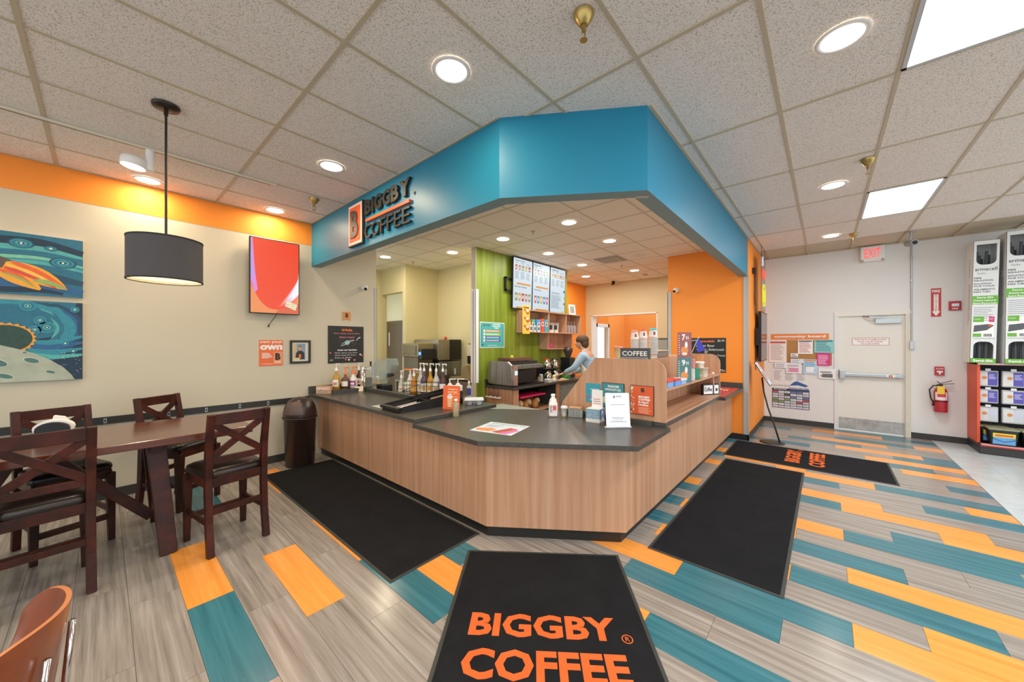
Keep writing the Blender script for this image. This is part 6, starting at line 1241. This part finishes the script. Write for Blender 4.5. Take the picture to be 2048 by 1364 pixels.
def tall_box(label, x, y, W, lean, size, h):
    t = thing('tall_carton', label, 'box', (x, y, 1.336)); t.rotation_euler = (lean, 0, 0)
    WH = mat('#dfe0de', .5, var=.015); D = .38; ink = mat('#3d4043', .6); gn = mat('#6aae3a', .5)
    q = MB(); q.box(.0, D, -.004, .0, 0, h, WH); q.box(0, D, -W, -W+.004, 0, h, WH); q.box(D-.004, D, -W, 0, 0, h, WH); q.box(0, D, -W, 0, 0, .004, WH); q.box(0, D, -W, 0, h-.004, h, WH); q.build('carton', t)
    q = MB(facing_mx(0, 0, 0)); m_ = .03
    def hole(z0, z1, up):
        r = .07; q.rect(0, z0, m_, z1, WH); q.rect(W-m_, z0, W, z1, WH)
        for s in (0, 1):
            cx = m_+r if s == 0 else W-m_-r; ex_ = m_ if s == 0 else W-m_; cy = (z0+r) if not up else (z1-r); ez = z0 if not up else z1
            p = [(ex_, ez)]+[(cx+(-1 if s == 0 else 1)*r*math.cos(a), cy+(-1 if not up else 1)*r*math.sin(a)) for a in [PI/2*i/6 for i in range(7)]]
            q.poly(p, WH)
    q.rect(0, 0, W, .07, gn); q.text('Semi-Slit', .03, .02, W-.03, .055, PAPER, .0006, .03); hole(.07, .32, True); q.rect(0, .32, W, h-.36, WH); hole(h-.36, h-.06, False); q.rect(0, h-.06, W, h, WH)
    z = h-.45; q.text('armacell', .02, z, W-.02, z+.05, ink, .0006, .01); q.text('Tundra', .04, z-.05, .12, z-.025, ink, .0006)
    for i, s_ in enumerate(('PIPE', 'INSULATION', 'ISOLATION', 'POUR TUYAUX', 'AISLAMIENTO', 'PARA TUBO')):
        zz = z-.12-.036*i-(.012*(i//2)); q.text(s_, .015, zz, .015+.0175*len(s_), zz+.025, ink, .0006, .025)
    z2 = z-.5; q.rect(0, z2, W, z2+.13, gn, .0004)
    for i, s_ in enumerate(('Semi-Slit', 'Demi-rainure', 'Semi-Ranurado')): q.text(s_, W/2-.0085*len(s_), z2+.09-.042*i, W/2+.0085*len(s_), z2+.118-.042*i, PAPER, .0008, .02)
    q.lines(.02, z2-.03, W-.03, 8, .027, GINK, .0005, .25)
    z3 = .36; q.text('www.armacell.us', .02, z3, W-.02, z3+.016, ink, .0006); q.rect(.02, z3+.03, W-.03, z3+.31, PAPER, .0004); q.rect(.02, z3+.25, .12, z3+.33, gn, .0006); q.text('Tundra', .025, z3+.285, .09, z3+.305, PAPER, .0008); q.rect(W-.08, z3+.25, W-.03, z3+.33, mat('#c83a78' if size == '1/2"' else '#4a7ac8', .5), .0006); q.text(size, W-.07, z3+.28, W-.04, z3+.31, PAPER, .0008)
    q.poly([(.025, z3+.1), (.15, z3+.13), (W-.03, z3+.2), (.16, z3+.22), (.03, z3+.2)], mat('#55585c', .5, var=.4, scale=50), .0006); q.disc(W-.07, z3+.2, .018, mat('#d84a40', .5), .0008); q.rect(.02, z3+.03, .1, z3+.08, gn, .0006)
    for i in range(10): q.rect(.12+.008*i, z3+.035, .124+.008*i+(.002 if i % 3 else 0), z3+.075, INK, .0006)
    q.build('front_face', t)
    q = MB(frame((D-.02, -.0+.0004, 0), (-1, 0, 0), (0, 0, 1))); q.build('side_face', t) if q.v else None
    q = MB(frame((D*.45, .0006, h-.25), (0, 0, -1), (-1, 0, 0))); q.text('Insulation', 0, 0, .28, .05, ink, 0, .01); q.text('PIPE INSULATION - ISOLATION POUR TUYAUX', .38, .0, 1.0, .03, ink, 0, .01); q.text('AISLAMIENTO PARA TUBO - TUNDRA', .38, .05, .95, .08, ink, 0, .01); q.build('side_print', t)
    for i in range(5):
        yy = -.04-.03*i*(W/.24)
        q = MB(); q.cyl((.06+.05*(i % 2), yy, .01), (.09+.05*(i % 3), yy-.01, h-.15-.05*(i % 3)), .016, mat('#4a4c50', .7), n=10); q.build('foam_tube', t)
    return t
tall_box('white pipe insulation carton with 1/2 inch label standing on the shelf', 8.6, -1.63, .245, .022, '1/2"', 1.82)
tall_box('white pipe insulation carton with 3/4 inch label cut by the right edge', 8.56, -1.94, .26, .01, '3/4"', 1.9)

# ================================================================== THE BARISTA
SKIN = mat('#c99478', .5, var=.03); SHIRT = mat('#9db4c4', .8, var=.08); APRON = mat('#d8d2bb', .8, var=.04); PANTS = mat('#1f1f22', .8); HAIR = mat('#4f3520', .7, var=.25, scale=60)
pe = thing('person', 'person in light blue shirt and cream apron leaning over the back counter', 'person', (5.72, 3.1, 0), .12)
def skin_mesh(name, verts, edges, radii, m, parent, root=0, sub=2):
    me = bpy.data.meshes.new(name); me.from_pydata(verts, edges, []); me.materials.append(m); o = bpy.data.objects.new(name, me); COL.objects.link(o); o.parent = parent
    sk = o.modifiers.new('skin', 'SKIN'); sk.use_smooth_shade = True
    for v, r in zip(me.skin_vertices[0].data, radii): v.radius = r if isinstance(r, tuple) else (r, r)
    me.skin_vertices[0].data[root].use_root = True
    s_ = o.modifiers.new('sub', 'SUBSURF'); s_.levels = sub; s_.render_levels = sub; return o
V = [(0, 0, .95), (0, .03, 1.1), (0, .08, 1.28), (0, .13, 1.42), (0, .165, 1.49), (0, .19, 1.56), (0, .215, 1.63), (0, .21, 1.70),
     (.17, .13, 1.40), (.235, .24, 1.18), (.17, .47, 1.06), (-.17, .13, 1.40), (-.24, .25, 1.19), (-.16, .5, 1.08),
     (.09, 0, .9), (.1, .03, .5), (.1, -.01, .09), (.1, .12, .04), (-.09, 0, .9), (-.1, -.01, .5), (-.1, -.06, .09), (-.1, .07, .04)]
E = [(0, 1), (1, 2), (2, 3), (3, 4), (4, 5), (5, 6), (6, 7), (3, 8), (8, 9), (9, 10), (3, 11), (11, 12), (12, 13), (0, 14), (14, 15), (15, 16), (16, 17), (0, 18), (18, 19), (19, 20), (20, 21)]
Rr = [(.15, .11), (.13, .1), (.15, .11), (.13, .09), .055, .06, (.075, .09), (.06, .07), .055, .045, .03, .055, .045, .03, .085, .06, .045, .035, .085, .06, .045, .035]
body = skin_mesh('body', V, E, Rr, SKIN, pe)
def hand(base, dirv, side):
    b_ = Vector(base); d = Vector(dirv).normalized(); sd_ = Vector((side, 0, 0)); dn = Vector((0, 0, -1)); vs = [tuple(b_), tuple(b_+d*.05), tuple(b_+d*.085)]; ed = [(0, 1), (1, 2)]; rd = [.026, (.034, .018), (.036, .016)]
    for k, L in enumerate((.07, .08, .075, .058)):
        o_ = b_+d*.085+sd_*(-.03+.02*k); n0 = len(vs); vs += [tuple(o_), tuple(o_+d*L*.55+dn*.01), tuple(o_+d*L*.85+dn*.035)]; ed += [(2, n0), (n0, n0+1), (n0+1, n0+2)]; rd += [.009, .0085, .0075]
    o_ = b_+d*.03-sd_*.035; n0 = len(vs); vs += [tuple(o_), tuple(o_+d*.035-sd_*.02+dn*.015)]; ed += [(1, n0), (n0, n0+1)]; rd += [.011, .009]; return vs, ed, rd
for side, w_ in ((1, V[10]), (-1, V[13])):
    vs, ed, rd = hand(w_, (-.05*side, 1, -.35), -side); skin_mesh('hand', vs, ed, rd, SKIN, pe)
skin_mesh('shirt', [V[0], V[1], V[2], V[3], (0, .15, 1.455), V[8], V[9], tuple((Vector(V[9])*.15+Vector(V[10])*.85)), V[11], V[12], tuple((Vector(V[12])*.15+Vector(V[13])*.85))], [(0, 1), (1, 2), (2, 3), (3, 4), (3, 5), (5, 6), (6, 7), (3, 8), (8, 9), (9, 10)], [(.17, .13), (.15, .12), (.17, .13), (.15, .11), .062, .075, .06, .045, .075, .06, .045], SHIRT, pe)
skin_mesh('trousers', [V[0], V[14], V[15], V[16], V[18], V[19], V[20]], [(0, 1), (1, 2), (2, 3), (0, 4), (4, 5), (5, 6)], [(.165, .125), .105, .08, .06, .105, .08, .06], PANTS, pe)
# apron: a shell wrapped round front and sides of the torso
b = MB(); vs = []; fs = []; NA = 16
for z, cy, rx, ry in ((.62, .02, .23, .2), (.85, .02, .215, .18), (1.0, .03, .2, .165), (1.12, .05, .19, .16), (1.25, .085, .185, .16), (1.36, .12, .16, .145), (1.42, .14, .13, .125)):
    hw = 1.5 if z < 1.2 else 1.1
    for i in range(NA+1): a = PI/2-hw*1.25+2*hw*1.25*i/NA; vs.append((rx*math.cos(a), cy+ry*math.sin(a), z))
for j in range(6):
    for i in range(NA): p = j*(NA+1)+i; fs.append((p, p+1, p+NA+2, p+NA+1))
b.add(vs, fs, APRON, True); ap = b.build('apron', pe); so = ap.modifiers.new('solid', 'SOLIDIFY'); so.thickness = .006
b = MB(); b.tube([(.1, .25, 1.4), (.07, .14, 1.5), (0, .09, 1.52), (-.07, .14, 1.5), (-.1, .25, 1.4)], .012, APRON, 6); b.tube([(-.19, .0, 1.0), (-.1, -.15, 1.02), (.1, -.15, 1.02), (.19, 0, 1.0)], .012, APRON, 6); b.build('apron_straps', pe)
hc = (0, .225, 1.64)
b = MB(); b.ball((0, .2, 1.685), .108, HAIR, 18, .95, 1.1, .9); b.ball((0, .15, 1.62), .085, HAIR, 14, 1.0, .8, 1.0); b.build('hair', pe)
b = MB(); b.ball((0, .235, 1.625), .085, SKIN, 18, .93, 1.0, 1.2); b.build('face', pe)
b = MB(); [b.ball((s*.033, .312, 1.645), .012, WHITE, 10) for s in (-1, 1)]; [b.ball((s*.033, .3215, 1.644), .006, BLACK, 8) for s in (-1, 1)]; b.build('eyes', pe)
b = MB(); b.ball((0, .327, 1.61), .016, SKIN, 10, .8, 1, 1.3); [b.ball((s*.083, .22, 1.625), .022, SKIN, 10, .4, .8, 1.3) for s in (-1, 1)]; b.build('nose_and_ears', pe)
b = MB(); b.ball((0, .308, 1.572), .02, mat('#a8635a', .5), 10, 1.2, .5, .4); b.build('mouth', pe)
b = MB(); [b.ball((s*.033, .312, 1.67), .02, HAIR, 8, 1, .4, .25) for s in (-1, 1)]; b.build('eyebrows', pe)
for s, q_ in ((1, V[17]), (-1, V[21])): b = MB(); b.ball((q_[0], q_[1]-.04, .045), .05, BLACK, 12, 1, 2.3, .9); b.build('shoe', pe)
